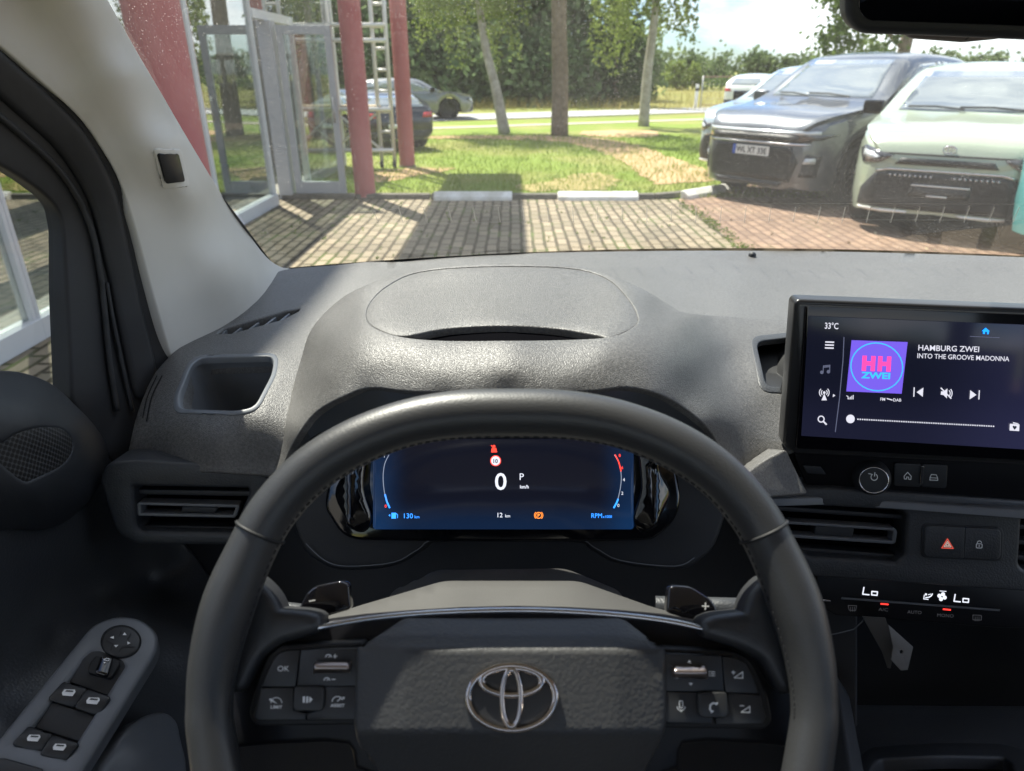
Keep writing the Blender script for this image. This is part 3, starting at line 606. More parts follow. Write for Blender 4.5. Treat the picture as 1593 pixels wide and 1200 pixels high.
def car(name, label, loc, heading, S, body, detail=2, group=None, roof=None):
    """S: L, W, top[(x,z)], belt[(x,z)], plan[(x,halfwidth)], wb, ra (arch), rw (wheel), glass polygons and face marks."""
    t = thing(name, label, S.get('cat', 'car'), (loc[0], loc[1], 0), heading, group)
    xs = sorted(set([round(x, 3) for x in np.linspace(-S['L'] / 2, S['L'] / 2, 60)] + [round(sx * S['wb'] / 2 + S.get('wo', 0) + S['ra'] * math.cos(a), 3) for sx in (-1, 1) for a in np.linspace(0, math.pi, 17)] + [S['L'] / 2 - .01, S['L'] / 2 - .03, S['L'] / 2 - .06]))
    V = []; zs = .2; zr = max(p[1] for p in S['top']) * S.get('zk', 1.0); Z_ = S.get('zk', 1.0)
    for x in xs:
        zk = S.get("zk", 1.0); zt = interp(x, S["top"]) * zk; bl = min(interp(x, S["belt"]) * zk, zt - .03); w_ = interp(x, S['plan'])
        ar = 0
        for sx in (-1, 1):
            d = x - (sx * S['wb'] / 2 + S.get('wo', 0))
            if abs(d) <= S['ra']: ar = max(ar, S['rw'] + math.sqrt(max(0, S['ra'] ** 2 - d * d)))
        zb = max(interp(x, S['low']), ar); g = max(0, min(1, (zt - bl) / (zr - 1.0))); wr = w_ * (1 - .25 * g)
        mid = max(zb + .03, .52 * (zb + bl) + .02)
        sec = [(0, max(zs + .05, ar * .999)), (.8 * w_, max(zs + .03, ar * .999)), (.955 * w_, zb), (.99 * w_, zb + (mid - zb) * .4), (w_, mid), (.99 * w_, mid + (bl - mid) * .45), (.975 * w_, mid + (bl - mid) * .72), (.965 * w_, mid + (bl - mid) * .92), (.925 * w_, bl),
               (.925 * w_ + (wr - .925 * w_) * .35, bl + (zt - bl) * .35), (.925 * w_ + (wr - .925 * w_) * .75, bl + (zt - bl) * .72), (wr * .93, bl + (zt - bl) * .90), (wr * .84, bl + (zt - bl) * .965), (wr * .6, zt), (wr * .3, zt + .012), (0, zt + .016)]
        V.append(sec)
    k = len(V[0]); v = []; f = []
    for s_ in (1, -1):
        b0 = len(v); v += [(x, s_ * y, z) for x, sec in zip(xs, V) for y, z in sec]
        for i in range(len(xs) - 1):
            for j in range(k - 1):
                q = (b0 + i * k + j, b0 + i * k + j + 1, b0 + (i + 1) * k + j + 1, b0 + (i + 1) * k + j); f.append(q if s_ < 0 else q[::-1])
        for i in (0, len(xs) - 1):
            c_ = len(v); v.append((xs[i], 0, V[i][5][1]));
            for j in range(k - 1): f.append((b0 + i * k + j, b0 + i * k + j + 1, c_) if (i == 0) == (s_ > 0) else (b0 + i * k + j + 1, b0 + i * k + j, c_))
    o = link_mesh("body", v, f, body, t, smooth=True, sharp=38, local=True)
    bm = bmesh.new(); bm.from_mesh(o.data); bmesh.ops.remove_doubles(bm, verts=bm.verts, dist=.0008); bmesh.ops.recalc_face_normals(bm, faces=bm.faces); bm.to_mesh(o.data); bm.free(); o.data.set_sharp_from_angle(angle=R(38))
    bv = BVHTree.FromPolygons([Vector(p.co) for p in o.data.vertices], [tuple(p.vertices) for p in o.data.polygons])
    def patch(nm, poly, d, m, off=.006, step=.06, par=None, hole=()):
        V2, T = fill([(a, b_ * Z_) for a, b_ in poly], hole, step); P = []
        for a, b_ in V2:
            if d == 'front': org, dr = Vector((4, a, b_)), Vector((-1, 0, 0))
            elif d == 'rear': org, dr = Vector((-4, a, b_)), Vector((1, 0, 0))
            elif d == 'left': org, dr = Vector((a, 3, b_)), Vector((0, -1, 0))
            elif d == 'right': org, dr = Vector((a, -3, b_)), Vector((0, 1, 0))
            else: org, dr = Vector((a, b_, 4)), Vector((0, 0, -1))
            h = bv.ray_cast(org, dr); P.append((h[0] if h[0] else None, h[1], org, dr))
        v_ = []; last = None
        for p, n_, org, dr in P:
            if p is None: v_.append(None); continue
            if n_.dot(dr) > 0: n_ = -n_
            v_.append(p + (n_ * .5 - dr * .5).normalized() * off)
        ff = [q for q in T if all(v_[i] is not None for i in q)]
        v_ = [p if p is not None else Vector((0, 0, .6)) for p in v_]; out = []
        for q in ff:
            a, b_, c_ = (v_[i] for i in q); dr = P[q[0]][3]; out.append(q if (b_ - a).cross(c_ - a).dot(dr) < 0 else q[::-1])
        ob = link_mesh(nm, v_, out, m, par or t, smooth=True, local=True)
        sd = ob.modifiers.new("thick", 'SOLIDIFY'); sd.thickness = .006; sd.offset = 1 if False else -1; return ob
    for nm, poly, d, m, *r in S['marks']:
        if m is None: m = body
        for sgn in ((1, -1) if d == 'side' else (0,)):
            dd = ('left' if sgn > 0 else 'right') if sgn else d
            ob = patch(nm, poly, dd, m, r[0] if r else .006)
            if len(r) > 1 and r[1]: ob["label"] = r[1]
    for poly in S.get('pair', ()):                      # front marks mirrored about the centre line
        nm, pl, d, m, off = poly
        for sg in (1, -1): patch(nm, [(a * sg, z) for a, z in (pl if sg > 0 else pl[::-1])], d, m, off)
    rm = S.get('rim', RIMM)
    for sx in (-1, 1):
        for sy in (-1, 1):
            c = Vector((sx * S['wb'] / 2 + S.get('wo', 0), sy * (S['W'] / 2 - .115), S['rw'])); r = S['rw']
            wl = MB(); wl.lathe(c - Vector((0, sy * .1, 0)), (0, sy, 0), [(0, .05), (0, r * .93), (.02, r), (.18, r), (.205, r * .95), (.20, r * .72), (.16, r * .69)], 40)
            w_o = wl.build("wheel", TYRE, t, smooth=True, sharp=40, local=True)
            wl = MB(); wl.lathe(c - Vector((0, sy * .02, 0)), (0, sy, 0), [(.0, r * .70), (.115, r * .70), (.12, r * .66), (.05, r * .64), (.03, 0)], 40)
            for q in range(10):
                a = 2 * math.pi * q / 10; dr = Vector((math.cos(a), 0, math.sin(a))); wl.bar(c + dr * .04 + Vector((0, sy * .075, 0)), c + dr * r * .66 + Vector((0, sy * .09, 0)), .045, .03, up=(0, 1, 0))
            wl.lathe(c + Vector((0, sy * .06, 0)), (0, sy, 0), [(0, .07), (.04, .06), (.045, 0)], 16); wl.build("rim", rm, w_o, smooth=True, sharp=35, local=True)
    ua = MB(); ua.box((-S['L'] / 2 + .3, -S['W'] / 2 + .25, .22), (S['L'] / 2 - .3, S['W'] / 2 - .25, .5)); ua.build("underbody", DRK, t, local=True)
    mz = S.get('mirror')
    if mz:
        for sy in (-1, 1):
            m_ = MB(); x, y, z = mz; z *= Z_; m_.box((x - .09, sy * y - .11, z - .02), (x + .08, sy * y + .11, z + .13)); m_.bar((x + .02, sy * (y - .22), z - .05), (x, sy * (y - .06), z + .02), .06, .04)
            mo = m_.build("wing_mirror", S.get('mirm', body), t, smooth=True, sharp=35, bevel=.03, local=True)
    if S.get('wiper'):
        for (y0, z0, y1, z1) in S['wiper']:
            h0 = bv.ray_cast(Vector((4, y0, z0 * Z_)), Vector((-1, 0, 0)))[0]; h1 = bv.ray_cast(Vector((4, y1, z1 * Z_)), Vector((-1, 0, 0)))[0]
            if h0 and h1: m_ = MB(); m_.tube([h0 + Vector((.03, 0, .02)), h0.lerp(h1, .5) + Vector((.03, 0, .035)), h1 + Vector((.03, 0, .02))], .011, 6); m_.build("wiper", BLK, t, local=True)
    if S.get('plate'):
        z0, z1, txt = S['plate']; z0 *= Z_; z1 = z0 + .11; hw = .26; x = max((bv.ray_cast(Vector((4, y, (z0 + z1) / 2)), Vector((-1, 0, 0)))[0] or Vector((0, 0, 0))).x for y in (-.2, 0, .2)) + .012
        m_ = MB(); m_.box((x - .012, -hw, z0), (x, hw, z1)); m_.box((x, -hw, z0), (x + .002, -hw + .045, z1), 1)
        if txt:
            gv, gf = glyphs(txt, .02); k = (z1 - z0) * .62 / .7; wv = max(p[0] for p in gv); kx = .43 / wv
            m_.add([(x + .003, -hw + .06 + p[0] * kx, z0 + (z1 - z0) * .2 + p[1] * k) for p in gv], gf, 2)
        m_.build("number_plate", [PLATE, EUB, BLK], t, local=True)
    return t
SUV = dict(zk=1.08, L=4.62, W=1.87, wb=2.70, wo=.02, ra=.40, rw=.355, rim=RIMD, cat='SUV',
    top=[(-2.31, .85), (-2.27, 1.02), (-2.1, 1.22), (-1.75, 1.50), (-1.2, 1.605), (-.3, 1.64), (.15, 1.60), (1.02, 1.13), (1.25, 1.085), (1.9, 1.02), (2.15, .955), (2.27, .86), (2.31, .78)],
    belt=[(-2.31, .8), (-2.1, 1.14), (-1.5, 1.13), (0, 1.09), (1.0, 1.06), (1.8, .96), (2.15, .88), (2.31, .7)],
    low=[(-2.31, .42), (-1.9, .28), (1.85, .22), (2.2, .24), (2.31, .3)],
    plan=[(-2.31, .66), (-2.2, .80), (-1.9, .89), (-1.0, .925), (1.3, .925), (1.75, .91), (2.05, .83), (2.22, .70), (2.29, .60), (2.31, .54)],
    mirror=(.72, 1.02, 1.08), plate=(.555, .665, "WL XT 33E"), wiper=[(.45, 1.14, -.15, 1.17), (-.1, 1.14, -.6, 1.17)],
    marks=[("windscreen", rnd([(-.70, 1.15), (.70, 1.15), (.56, 1.555), (-.56, 1.555)], .06), 'front', CGL),
           ("side_window", rnd([(.72, 1.13), (.02, 1.50), (-.55, 1.535), (-.55, 1.135)], .05), 'side', CGL), ("side_window", rnd([(-.62, 1.135), (-.62, 1.535), (-1.25, 1.51), (-1.62, 1.36), (-1.62, 1.17)], .05), 'side', CGL),
           ("light_strip", [(-.78, .80), (.78, .80), (.78, .835), (-.78, .835)], 'front', LAMP, .012),
           ("grille", rnd([(-.72, .715), (.72, .715), (.76, .79), (-.76, .79)], .02), 'front', GRL, .008),
           ("trim_strip", [(-.72, .69), (.72, .69), (.72, .706), (-.72, .706)], 'front', CHR, .012),
           ("lower_grille", rnd([(-.58, .30), (.58, .30), (.64, .52), (.55, .67), (-.55, .67), (-.64, .52)], .04), 'front', GRL, .006),
           ("skid_plate", rnd([(-.45, .235), (.45, .235), (.5, .29), (-.5, .29)], .015), 'front', CLAD, .012),
           ("sill_trim", [(-.9, .24), (.9, .24), (.9, .36), (-.9, .36)], 'side', CLAD, .012),
           ("door_gap", [(-.585, .42), (-.575, .42), (-.575, 1.1), (-.585, 1.1)], 'side', DRK, .004), ("door_gap", [(.655, .42), (.665, .42), (.70, 1.05), (.69, 1.05)], 'side', DRK, .004),
           ("door_handle", rnd([(-.5, .93), (-.3, .93), (-.3, .96), (-.5, .96)], .01), 'side', None, .025), ("door_handle", rnd([(-1.4, .95), (-1.2, .95), (-1.2, .98), (-1.4, .98)], .01), 'side', None, .025)],
    pair=[("headlight", rnd([(.56, .73), (.80, .745), (.885, .80), (.80, .80), (.60, .785)], .02), 'front', LAMPD, .012), ("air_intake", rnd([(.66, .36), (.80, .36), (.82, .58), (.70, .60)], .03), 'front', CLAD, .01), ("fog_lamp", rnd([(.68, .50), (.78, .50), (.78, .56), (.70, .56)], .02), 'front', LAMP, .016)])
for sx in (-1, 1):                                       # wheel-arch cladding
    c = sx * 1.35 + .02; ang = np.linspace(R(8), R(172), 18)
    SUV['marks'].append(("arch_trim", [(c + .475 * math.cos(a), .355 + .475 * math.sin(a)) for a in ang] + [(c + .405 * math.cos(a), .355 + .405 * math.sin(a)) for a in ang[::-1]], 'side', CLAD, .014))
A_ = R(42)
def yaw(a): return math.atan2(-math.cos(a), -math.sin(a))
def place(F, a, L): h = Vector((-math.sin(a), -math.cos(a))); return (F[0] - h.x * L / 2, F[1] - h.y * L / 2)
car("suv", "dark grey-blue SUV parked right of the sandy path", place((2.98, 8.95), R(53), 4.62), yaw(R(53)), SUV, paint("dark_blue_grey_paint", (.13, .14, .155), .45), group="cars parked in the bays")
GRN = dict(SUV); GRN.update(zk=1.03, L=4.40, W=1.80, wb=2.56, plate=None, mirror=(.70, .99, 1.08), rim=RIMM, mirm=GLOSS, cat='car', ra=.385, rw=.34,
    top=[(-2.2, .85), (-2.16, 1.02), (-2.0, 1.22), (-1.65, 1.45), (-1.1, 1.55), (-.25, 1.585), (.2, 1.545), (1.05, 1.10), (1.25, 1.06), (1.8, .995), (2.06, .93), (2.16, .85), (2.2, .76)],
    belt=[(-2.2, .8), (-2.0, 1.12), (-1.4, 1.11), (0, 1.06), (1.0, 1.03), (1.7, .94), (2.04, .86), (2.2, .69)],
    low=[(-2.2, .4), (-1.8, .27), (1.75, .21), (2.1, .23), (2.2, .28)],
    plan=[(-2.2, .64), (-2.1, .78), (-1.8, .86), (-1.0, .895), (1.2, .895), (1.65, .885), (1.95, .81), (2.12, .70), (2.18, .62), (2.2, .57)],
    wiper=[(.5, 1.12, -.1, 1.14), (-.05, 1.12, -.6, 1.14)],
    marks=[("windscreen", rnd([(-.69, 1.12), (.69, 1.12), (.55, 1.50), (-.55, 1.50)], .06), 'front', CGL),
           ("side_window", rnd([(.75, 1.10), (.05, 1.45), (-.52, 1.48), (-.52, 1.11)], .05), 'side', CGL), ("side_window", rnd([(-.6, 1.11), (-.6, 1.48), (-1.2, 1.45), (-1.5, 1.3), (-1.5, 1.15)], .05), 'side', CGL),
           ("bonnet_gap", [(-.56, .775), (.56, .775), (.56, .79), (-.56, .79)], 'front', DRK, .006),
           ("upper_grille", rnd([(-.44, .685), (.44, .685), (.39, .745), (-.39, .745)], .015), 'front', GRL, .008),
           ("lower_grille", rnd([(-.74, .27), (.74, .27), (.72, .44), (.60, .60), (.48, .625), (-.48, .625), (-.60, .60), (-.72, .44)], .05), 'front', GRL, .008),
           ("grille_trim", rnd([(-.60, .607), (-.48, .632), (.48, .632), (.60, .607), (.60, .62), (.48, .645), (-.48, .645), (-.60, .62)], .004), 'front', CHR, .012),
           ("plate_holder", rnd([(-.26, .40), (.26, .40), (.26, .52), (-.26, .52)], .01), 'front', CLAD, .02), ("plate_clip", rect(-.25, .50, .25, .512), "front", PLATE, .03), ("plate_clip", rect(-.10, .408, .08, .42), "front", PLATE, .03), ("lower_lip", rnd([(-.72, .235), (.72, .235), (.72, .258), (-.72, .258)], .005), 'front', PLATE, .016),
           ("door_gap", [(-.555, .42), (-.545, .42), (-.545, 1.08), (-.555, 1.08)], 'side', DRK, .004), ("sill_trim", [(-.85, .22), (.85, .22), (.85, .34), (-.85, .34)], 'side', CLAD, .012)],
    pair=[("headlight", rnd([(.46, .765), (.58, .69), (.76, .675), (.83, .79), (.76, .835), (.58, .79)], .015), 'front', LAMPD, .012), ("headlight_lens", rnd([(.58, .745), (.70, .705), (.77, .74), (.76, .80), (.66, .775)], .012), 'front', LAMP, .02)])
for i in range(9):
    y_ = .10 + i * .045; GRN['pair'].append(("grille_stud", ell(y_, .585, .011, .009, 8), 'front', CHR, .016))
gt = car("parked_car", "sage green crossover parked nose-out beside the dark SUV", place((4.18, 6.85), R(36), 4.4), yaw(R(36)), GRN, paint("sage_green_paint", (.35, .40, .305), .05), group="cars parked in the bays")
# round badge on the sage bonnet edge
def badge(t, x, z, y=0, sc=1.0):
    m_ = MB(); m_.tube([(x, y + math.cos(a) * .055 * sc, z + math.sin(a) * .036 * sc) for a in np.linspace(0, 2 * math.pi, 24)[:-1]], .006, 6, True); m_.tube([(x, y + math.cos(a) * .017 * sc, z + math.sin(a) * .032 * sc) for a in np.linspace(0, 2 * math.pi, 16)[:-1]], .005, 6, True)
    m_.tube([(x, y + math.cos(a) * .04 * sc, z + .012 + math.sin(a) * .014 * sc) for a in np.linspace(0, 2 * math.pi, 16)[:-1]], .005, 6, True); m_.build("badge", CHR, t, smooth=True, local=True)
badge(gt, 2.185, .86)
HAT = dict(GRN); HAT['marks'] = list(GRN['marks'])
car("parked_car", "pale blue car mostly hidden behind the dark SUV", place((3.42, 11.0), R(50), 4.4), yaw(R(50)), HAT, paint("pale_blue_paint", (.42, .50, .56), .3), group="cars parked in the bays")
car("parked_car", "turquoise car showing only its front corner at the right edge of the view", place((5.12, 5.52), R(30), 4.4), yaw(R(30)), dict(HAT, mirror=None), paint("turquoise_paint", (.12, .42, .42), .2), group="cars parked in the bays")
FAR = dict(GRN, zk=.90, rim=RIMD); FAR['marks'] = [m_ for m_ in GRN['marks'] if m_[0] in ('windscreen', 'side_window', 'lower_grille')] + [("rear_window", rnd([(-.6, 1.15), (.6, 1.15), (.5, 1.42), (-.5, 1.42)], .05), 'rear', CGL), ("tail_lamp", rnd([(.5, .88), (.82, .88), (.8, 1.02), (.55, 1.0)], .02), 'rear', TAIL, .012), ("tail_lamp", rnd([(-.82, .88), (-.5, .88), (-.55, 1.0), (-.8, 1.02)], .02), 'rear', TAIL, .012), ("number_plate", rect(-.26, .62, .26, .73), 'rear', PLATE, .012), ("rear_bumper", rnd([(-.8, .3), (.8, .3), (.8, .55), (-.8, .55)], .03), 'rear', CLAD, .01)]
FAR['wiper'] = None; FAR['pair'] = GRN['pair'][:2]
car("parked_car", "white car parked far off beyond the pale blue bonnet", (10.35, 31.5), R(60), FAR, paint("white_paint", (.75, .75, .74), 0), group="cars further off")
car("parked_car", "black hatchback seen from behind through the scaffold", (-3.40, 16.9), R(120), dict(FAR, zk=.76), paint("black_paint", (.02, .022, .028), .3), group="cars further off")
car("moving_car", "silver grey car driving along the road left of the leaning birch", (-3.65, road_y(-3.65)), math.atan(.5) * .6, dict(FAR, zk=.84), paint("silver_grey_paint", (.20, .205, .21), .5), group="cars further off")

# ================================================================== CABIN: windscreen, pillar, roof, mirror
GXC, GHW = .40, .775
def gy(x, z): return 1.11 - (z - 1.25) / .87 + .14 * (1 - ((x - GXC) / GHW) ** 2)
def onglass(px, py, off=0.0):
    d = ray(px, py); a, b_ = .2, 3.0
    for _ in range(40):
        m_ = (a + b_) / 2; p = CAM + d * m_
        if p.y < gy(p.x, p.z): a = m_
        else: b_ = m_
    return CAM + d * (a - off)
WG = glass("windscreen_glass", (.88, .91, .885), .55, .020, .30)
t_ws = thing("windscreen", "dusty tinted windscreen seen from the driver's seat", "windscreen", (.4, .9, 1.25))
v = []; f = []; NX, NZ = 40, 24
for j in range(NZ + 1):
    for i in range(NX + 1):
        x = -.385 + 1.57 * i / NX; z = 1.215 + .67 * j / NZ; v.append((x, gy(x, z), z))
f = [(j * (NX + 1) + i, j * (NX + 1) + i + 1, (j + 1) * (NX + 1) + i + 1, (j + 1) * (NX + 1) + i) for j in range(NZ) for i in range(NX)]
link_mesh("pane", v, f, WG, t_ws)
mb = MB(); nn = 60
def gstrip(mb, pts, m=0):
    v = []
    for (a, b_) in pts: v += [a, b_]
    mb.add(v, [(2 * i, 2 * i + 1, 2 * i + 3, 2 * i + 2) for i in range(len(pts) - 1)], m)
def gp(x, z): return Vector((x, gy(x, z) - .004, z))
gstrip(mb, [(gp(-.37 + 1.54 * i / nn, 1.21), gp(-.37 + 1.54 * i / nn, 1.2545)) for i in range(nn + 1)])
gstrip(mb, [(gp(-.400, 1.22 + .66 * i / nn), gp(-.3865, 1.22 + .66 * i / nn)) for i in range(nn + 1)])
gstrip(mb, [(gp(-.37 + 1.54 * i / nn, 1.84), gp(-.37 + 1.54 * i / nn, 1.89)) for i in range(nn + 1)])
mb.build("black_border", GLOSS, t_ws, smooth=True, fixn=False)
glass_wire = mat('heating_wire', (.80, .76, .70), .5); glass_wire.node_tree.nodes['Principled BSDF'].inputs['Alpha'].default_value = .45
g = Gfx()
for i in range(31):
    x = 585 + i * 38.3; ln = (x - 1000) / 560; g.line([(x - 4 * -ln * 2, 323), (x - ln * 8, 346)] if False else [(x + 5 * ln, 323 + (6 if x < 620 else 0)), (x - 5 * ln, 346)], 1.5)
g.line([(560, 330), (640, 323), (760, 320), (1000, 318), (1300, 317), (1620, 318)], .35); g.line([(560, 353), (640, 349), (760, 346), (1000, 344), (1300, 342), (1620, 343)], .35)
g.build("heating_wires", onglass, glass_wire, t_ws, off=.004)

t_p = thing("pillar_trim", "beige plastic windscreen pillar trim with a small black sensor window", "pillar trim", (-.37, .85, 1.3))
pc = []
for x, y, X in [(458, 419, 0), (425, 410, 0), (385, 365, 0), (340, 300, 0), (280, 200, 0), (220, 95, 0), (160, -10, 0), (100, -120, 0),
                (390, 425, -.362), (350, 400, -.358), (305, 300, -.353), (268, 215, -.353), (205, 110, -.354), (140, 0, -.355), (70, -110, -.355),
                (330, 480, -.370), (296, 420, -.374), (268, 345, -.376), (255, 305, -.376), (268, 548, -.385), (232, 430, -.390), (205, 330, -.392), (190, 280, -.394), (130, 185, -.397), (60, 118, -.402), (0, 66, -.408), (-60, 10, -.412), (180, 210, -.386), (110, 100, -.390), (40, 10, -.396)]:
    pc.append((x, y, YX(x, y, X) if X else onglass(x, y, .006).y))
PT = tps(pc, 3)
ol = cat([(458, 419), (437, 416), (414, 400), (385, 362), (340, 296), (262, 165), (192, 45), (150, -30)], 5, False) + [(100, -120), (-80, -120), (-80, -10)] + cat([(-40, 28), (0, 66), (70, 128), (135, 192), (186, 275), (212, 350), (236, 440), (264, 540), (272, 560)], 4, False) + [(330, 540), (420, 470)]
sens = rnd([(247, 240), (279, 239), (289, 283), (258, 287)], 4)
piece("trim_panel", ol, PT, t_p, PILL, (), 14, .002, .012)
piece("sensor_window", rnd([(248, 241), (278, 240), (288, 282), (259, 286)], 3), lambda x, y, o=0: PT(x, y, .0065), t_p, GLOSS2, (), 9, .0005, .006)
piece("sensor_bezel", rnd([(242, 234), (283, 233), (295, 289), (254, 294)], 6), lambda x, y, o=0: PT(x, y, .003), t_p, PILL, [rnd([(247, 240), (279, 239), (289, 283), (258, 287)], 4)], 6, .0012, .006)

t_rf = thing("cabin_lining", "pale roof lining with dark side walls around the driver", "cabin lining", (.4, 0, 1.9))
mb = MB(); mb.box((-.52, -1.9, .40), (-.49, .30, 1.02)); mb.box((-.52, -.42, 1.02), (-.48, -.24, 1.89)); mb.box((-.52, -1.9, 1.02), (-.48, -1.25, 1.89)); mb.box((1.27, -1.9, .40), (1.30, 1.05, 1.05)); mb.box((1.26, -.42, 1.05), (1.30, -.24, 1.89)); mb.box((1.26, -1.9, 1.05), (1.30, -1.25, 1.89)); mb.box((-.49, -1.9, .40), (1.27, -1.86, 1.25)); mb.box((-.49, -1.86, .40), (1.27, 1.0, .44)); mb.box((-.45, -1.3, .44), (1.22, -.75, 1.30)); mb.box((.52, -.40, .6), (1.05, -.22, 1.3)); mb.box((.40, .80, .44), (1.27, .84, 1.22)); mb.box((1.20, .80, .44), (1.27, 1.10, 1.22)); mb.build('side_lining', BLK, t_rf)
mb = MB(); mb.box((-.53, -1.9, 1.892), (1.31, .47, 1.93)); mb.box((-.47, -1.2, 1.80), (-.43, .40, 1.89)); mb.box((1.21, -1.2, 1.80), (1.27, .40, 1.89)); mb.build("headliner", PILL, t_rf)

t_m = thing("rear_view_mirror", "black rear-view mirror cut off by the top of the frame", "mirror", (.38, .6, 1.6))
MP = Pln(aty(1460, 10, .60), (-.25, -1, -.12))
piece("housing", rnd([(1330, -75), (1331, 22), (1345, 38), (1440, 41), (1720, 52), (1720, -75)], [20, 8, 12, 4, 20, 20]), MP, t_m, BLK, (), None, .007, .022)
piece("mirror_glass", rnd([(1337, -68), (1337, 17), (1350, 31), (1440, 34), (1712, 44), (1712, -68)], [18, 8, 10, 3, 18, 18]), lambda x, y, o=0: MP(x, y, .0012), t_m, mat("dark_mirror", (.09, .09, .095), .03, 1.0), (), None, .0006, .001)
t_s = thing("sensor_housing", "grey camera housing behind the rear-view mirror", "sensor housing", (.42, .7, 1.62))
SPn = Pln(aty(1480, 50, .70), (-.1, -.8, -.6))
piece("cover", rnd([(1398, 20), (1400, 40), (1410, 50), (1420, 57), (1500, 63), (1552, 58), (1600, 47), (1680, 42), (1680, 20)], 5), SPn, t_s, mat("warm_grey_plastic", (.12, .105, .10), .5), (), None, .004, .05)
g = Gfx(); g.line([(1521, 44), (1512, 55), (1502, 62)], 1.6); g.build("panel_gap", SPn, DRK, t_s)

# ================================================================== DASHBOARD
t_d = thing("dashboard", "grained charcoal dashboard with storage bins and air vents", "dashboard", (.3, .7, 1.0))
D1 = tps([(430, 420, 1.075), (620, 406, 1.165), (800, 396, 1.205), (1000, 391, 1.225), (1200, 391, 1.235), (1400, 394, 1.20), (1600, 401, 1.13), (1700, 407, 1.07), (1900, 424, .93), (1900, 520, .70),
          (470, 450, .98), (620, 450, .985), (800, 450, .99), (1000, 450, .99), (1150, 450, 1.0), (1400, 450, 1.0), (1600, 452, .98), (420, 478, .895), (600, 490, .875), (800, 490, .875), (1100, 490, .875), (1400, 500, .85), (1600, 510, .82), (1400, 545, .76), (1600, 550, .75),
          (340, 508, .82), (300, 525, .77), (268, 550, .715), (350, 545, .735), (440, 520, .79), (480, 520, .80), (430, 545, .735), (600, 540, .77), (460, 600, .655), (350, 575, .675), (350, 605, .625), (410, 640, .60), (280, 600, .645), (245, 590, .665), (330, 650, .592), (330, 690, .575), (330, 725, .570), (230, 640, .63), (212, 690, .61), (235, 720, .598), (430, 700, .578), (430, 730, .573)], .3)
cup = rnd([(300, 556), (428, 553), (426, 580), (398, 634), (368, 641), (276, 638), (274, 618)], [22, 16, 16, 14, 14, 14, 14])
top_o = cat([(430, 424), (456, 418), (520, 413), (620, 404), (800, 395), (1000, 391), (1200, 390.5), (1400, 394), (1600, 401), (1700, 407), (1900, 424)], 4, False) + [(1900, 520), (1250, 516), (1110, 500), (1000, 500), (620, 520), (500, 610), (470, 670), (440, 736)] + cat([(420, 737), (300, 731), (235, 727), (205, 706), (204, 690), (216, 640), (238, 588), (264, 556), (300, 526), (350, 497), (400, 452), (430, 424)], 4, False)[:-1]
dv = rnd([(333, 520), (345, 510), (440, 483), (470, 478), (468, 484), (440, 498), (360, 520)], 3)
cupL = [(x + (x - 352) * .055, y + (y - 597) * .08) for x, y in cup]
piece("top_pad", top_o, D1, t_d, PAD, [cupL, dv], 11, .003, .02)
piece("cup_rim", cupL, lambda x, y, o=0: D1(x, y, .0012), t_d, GREY, [cup], 9, .0015, .006)
def bowl(name, outl, surf, vec, shrink, par, m, n=6):
    o = dens(outl, 8); P = [surf(x, y, -.001) for x, y in o]; c = sum(P, Vector()) / len(P); vec = Vector(vec); v = []; k = len(P)
    for i in range(n + 1):
        t = i / n; s_ = shrink * (t ** 1.6)
        v += [p + (c - p) * s_ + vec * t for p in P]
    f = [(i * k + j, i * k + (j + 1) % k, (i + 1) * k + (j + 1) % k, (i + 1) * k + j) for i in range(n) for j in range(k)]
    f.append(tuple(n * k + j for j in range(k))); return link_mesh(name, v, f, m, par, smooth=True, sharp=45)
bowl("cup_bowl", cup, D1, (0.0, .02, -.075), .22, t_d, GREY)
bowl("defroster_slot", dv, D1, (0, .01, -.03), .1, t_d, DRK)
mb = MB()
for (a, b_) in [((360, 520), (375, 509)), ((383, 515), (402, 501)), ((408, 508), (428, 493)), ((434, 500), (450, 487)), ((345, 520), (352, 511))]: mb.bar(D1(*a, -.008) - Vector((0, 0, .006)), D1(*b_, -.008) - Vector((0, 0, .006)), .003, .010)
mb.build("defroster_fins", GREY, t_d)
g = Gfx(); g.line(cat([(252, 585), (236, 618), (228, 655)], 5, False), 2.2); g.line(cat([(244, 585), (229, 618), (222, 650)], 5, False), 1.6); g.build("end_cap_seam", D1, DRK, t_d, .0008)

D2 = tps([(640, 422, .80), (790, 412, .815), (930, 424, .80), (570, 462, .715), (790, 470, .673), (1000, 462, .70), (560, 520, .60), (790, 525, .568), (1000, 515, .60), (640, 540, .556), (940, 540, .556), (790, 560, .533), (620, 565, .540), (960, 565, .540), (790, 585, .519), (690, 590, .5205), (890, 590, .5205), (790, 600, .5155), (600, 590, .53), (980, 590, .53), (790, 612, .512), (690, 612, .513), (900, 612, .513), (560, 607, .53), (1020, 607, .53),
          (520, 470, .765), (490, 500, .735), (470, 560, .68), (455, 620, .625), (440, 700, .575), (430, 740, .56), (525, 530, .62), (505, 580, .58), (490, 630, .555), (460, 670, .555), (1040, 470, .745), (1060, 500, .685), (1075, 560, .615), (1075, 620, .565), (1095, 655, .55),
          (1110, 490, .80), (1240, 498, .835), (1150, 520, .77), (1240, 530, .77), (1130, 560, .705), (1200, 580, .69), (1130, 620, .628), (1200, 640, .643), (1130, 680, .582), (1180, 700, .600), (1240, 690, .61), (1160, 735, .577), (1260, 600, .68)], .3)
lid = cat([(571, 493), (578, 470), (605, 445), (655, 424), (755, 416), (880, 418), (940, 433), (973, 462), (990, 489), (986, 507), (948, 524), (870, 529), (780, 530), (690, 530), (625, 524), (584, 510)], 4)
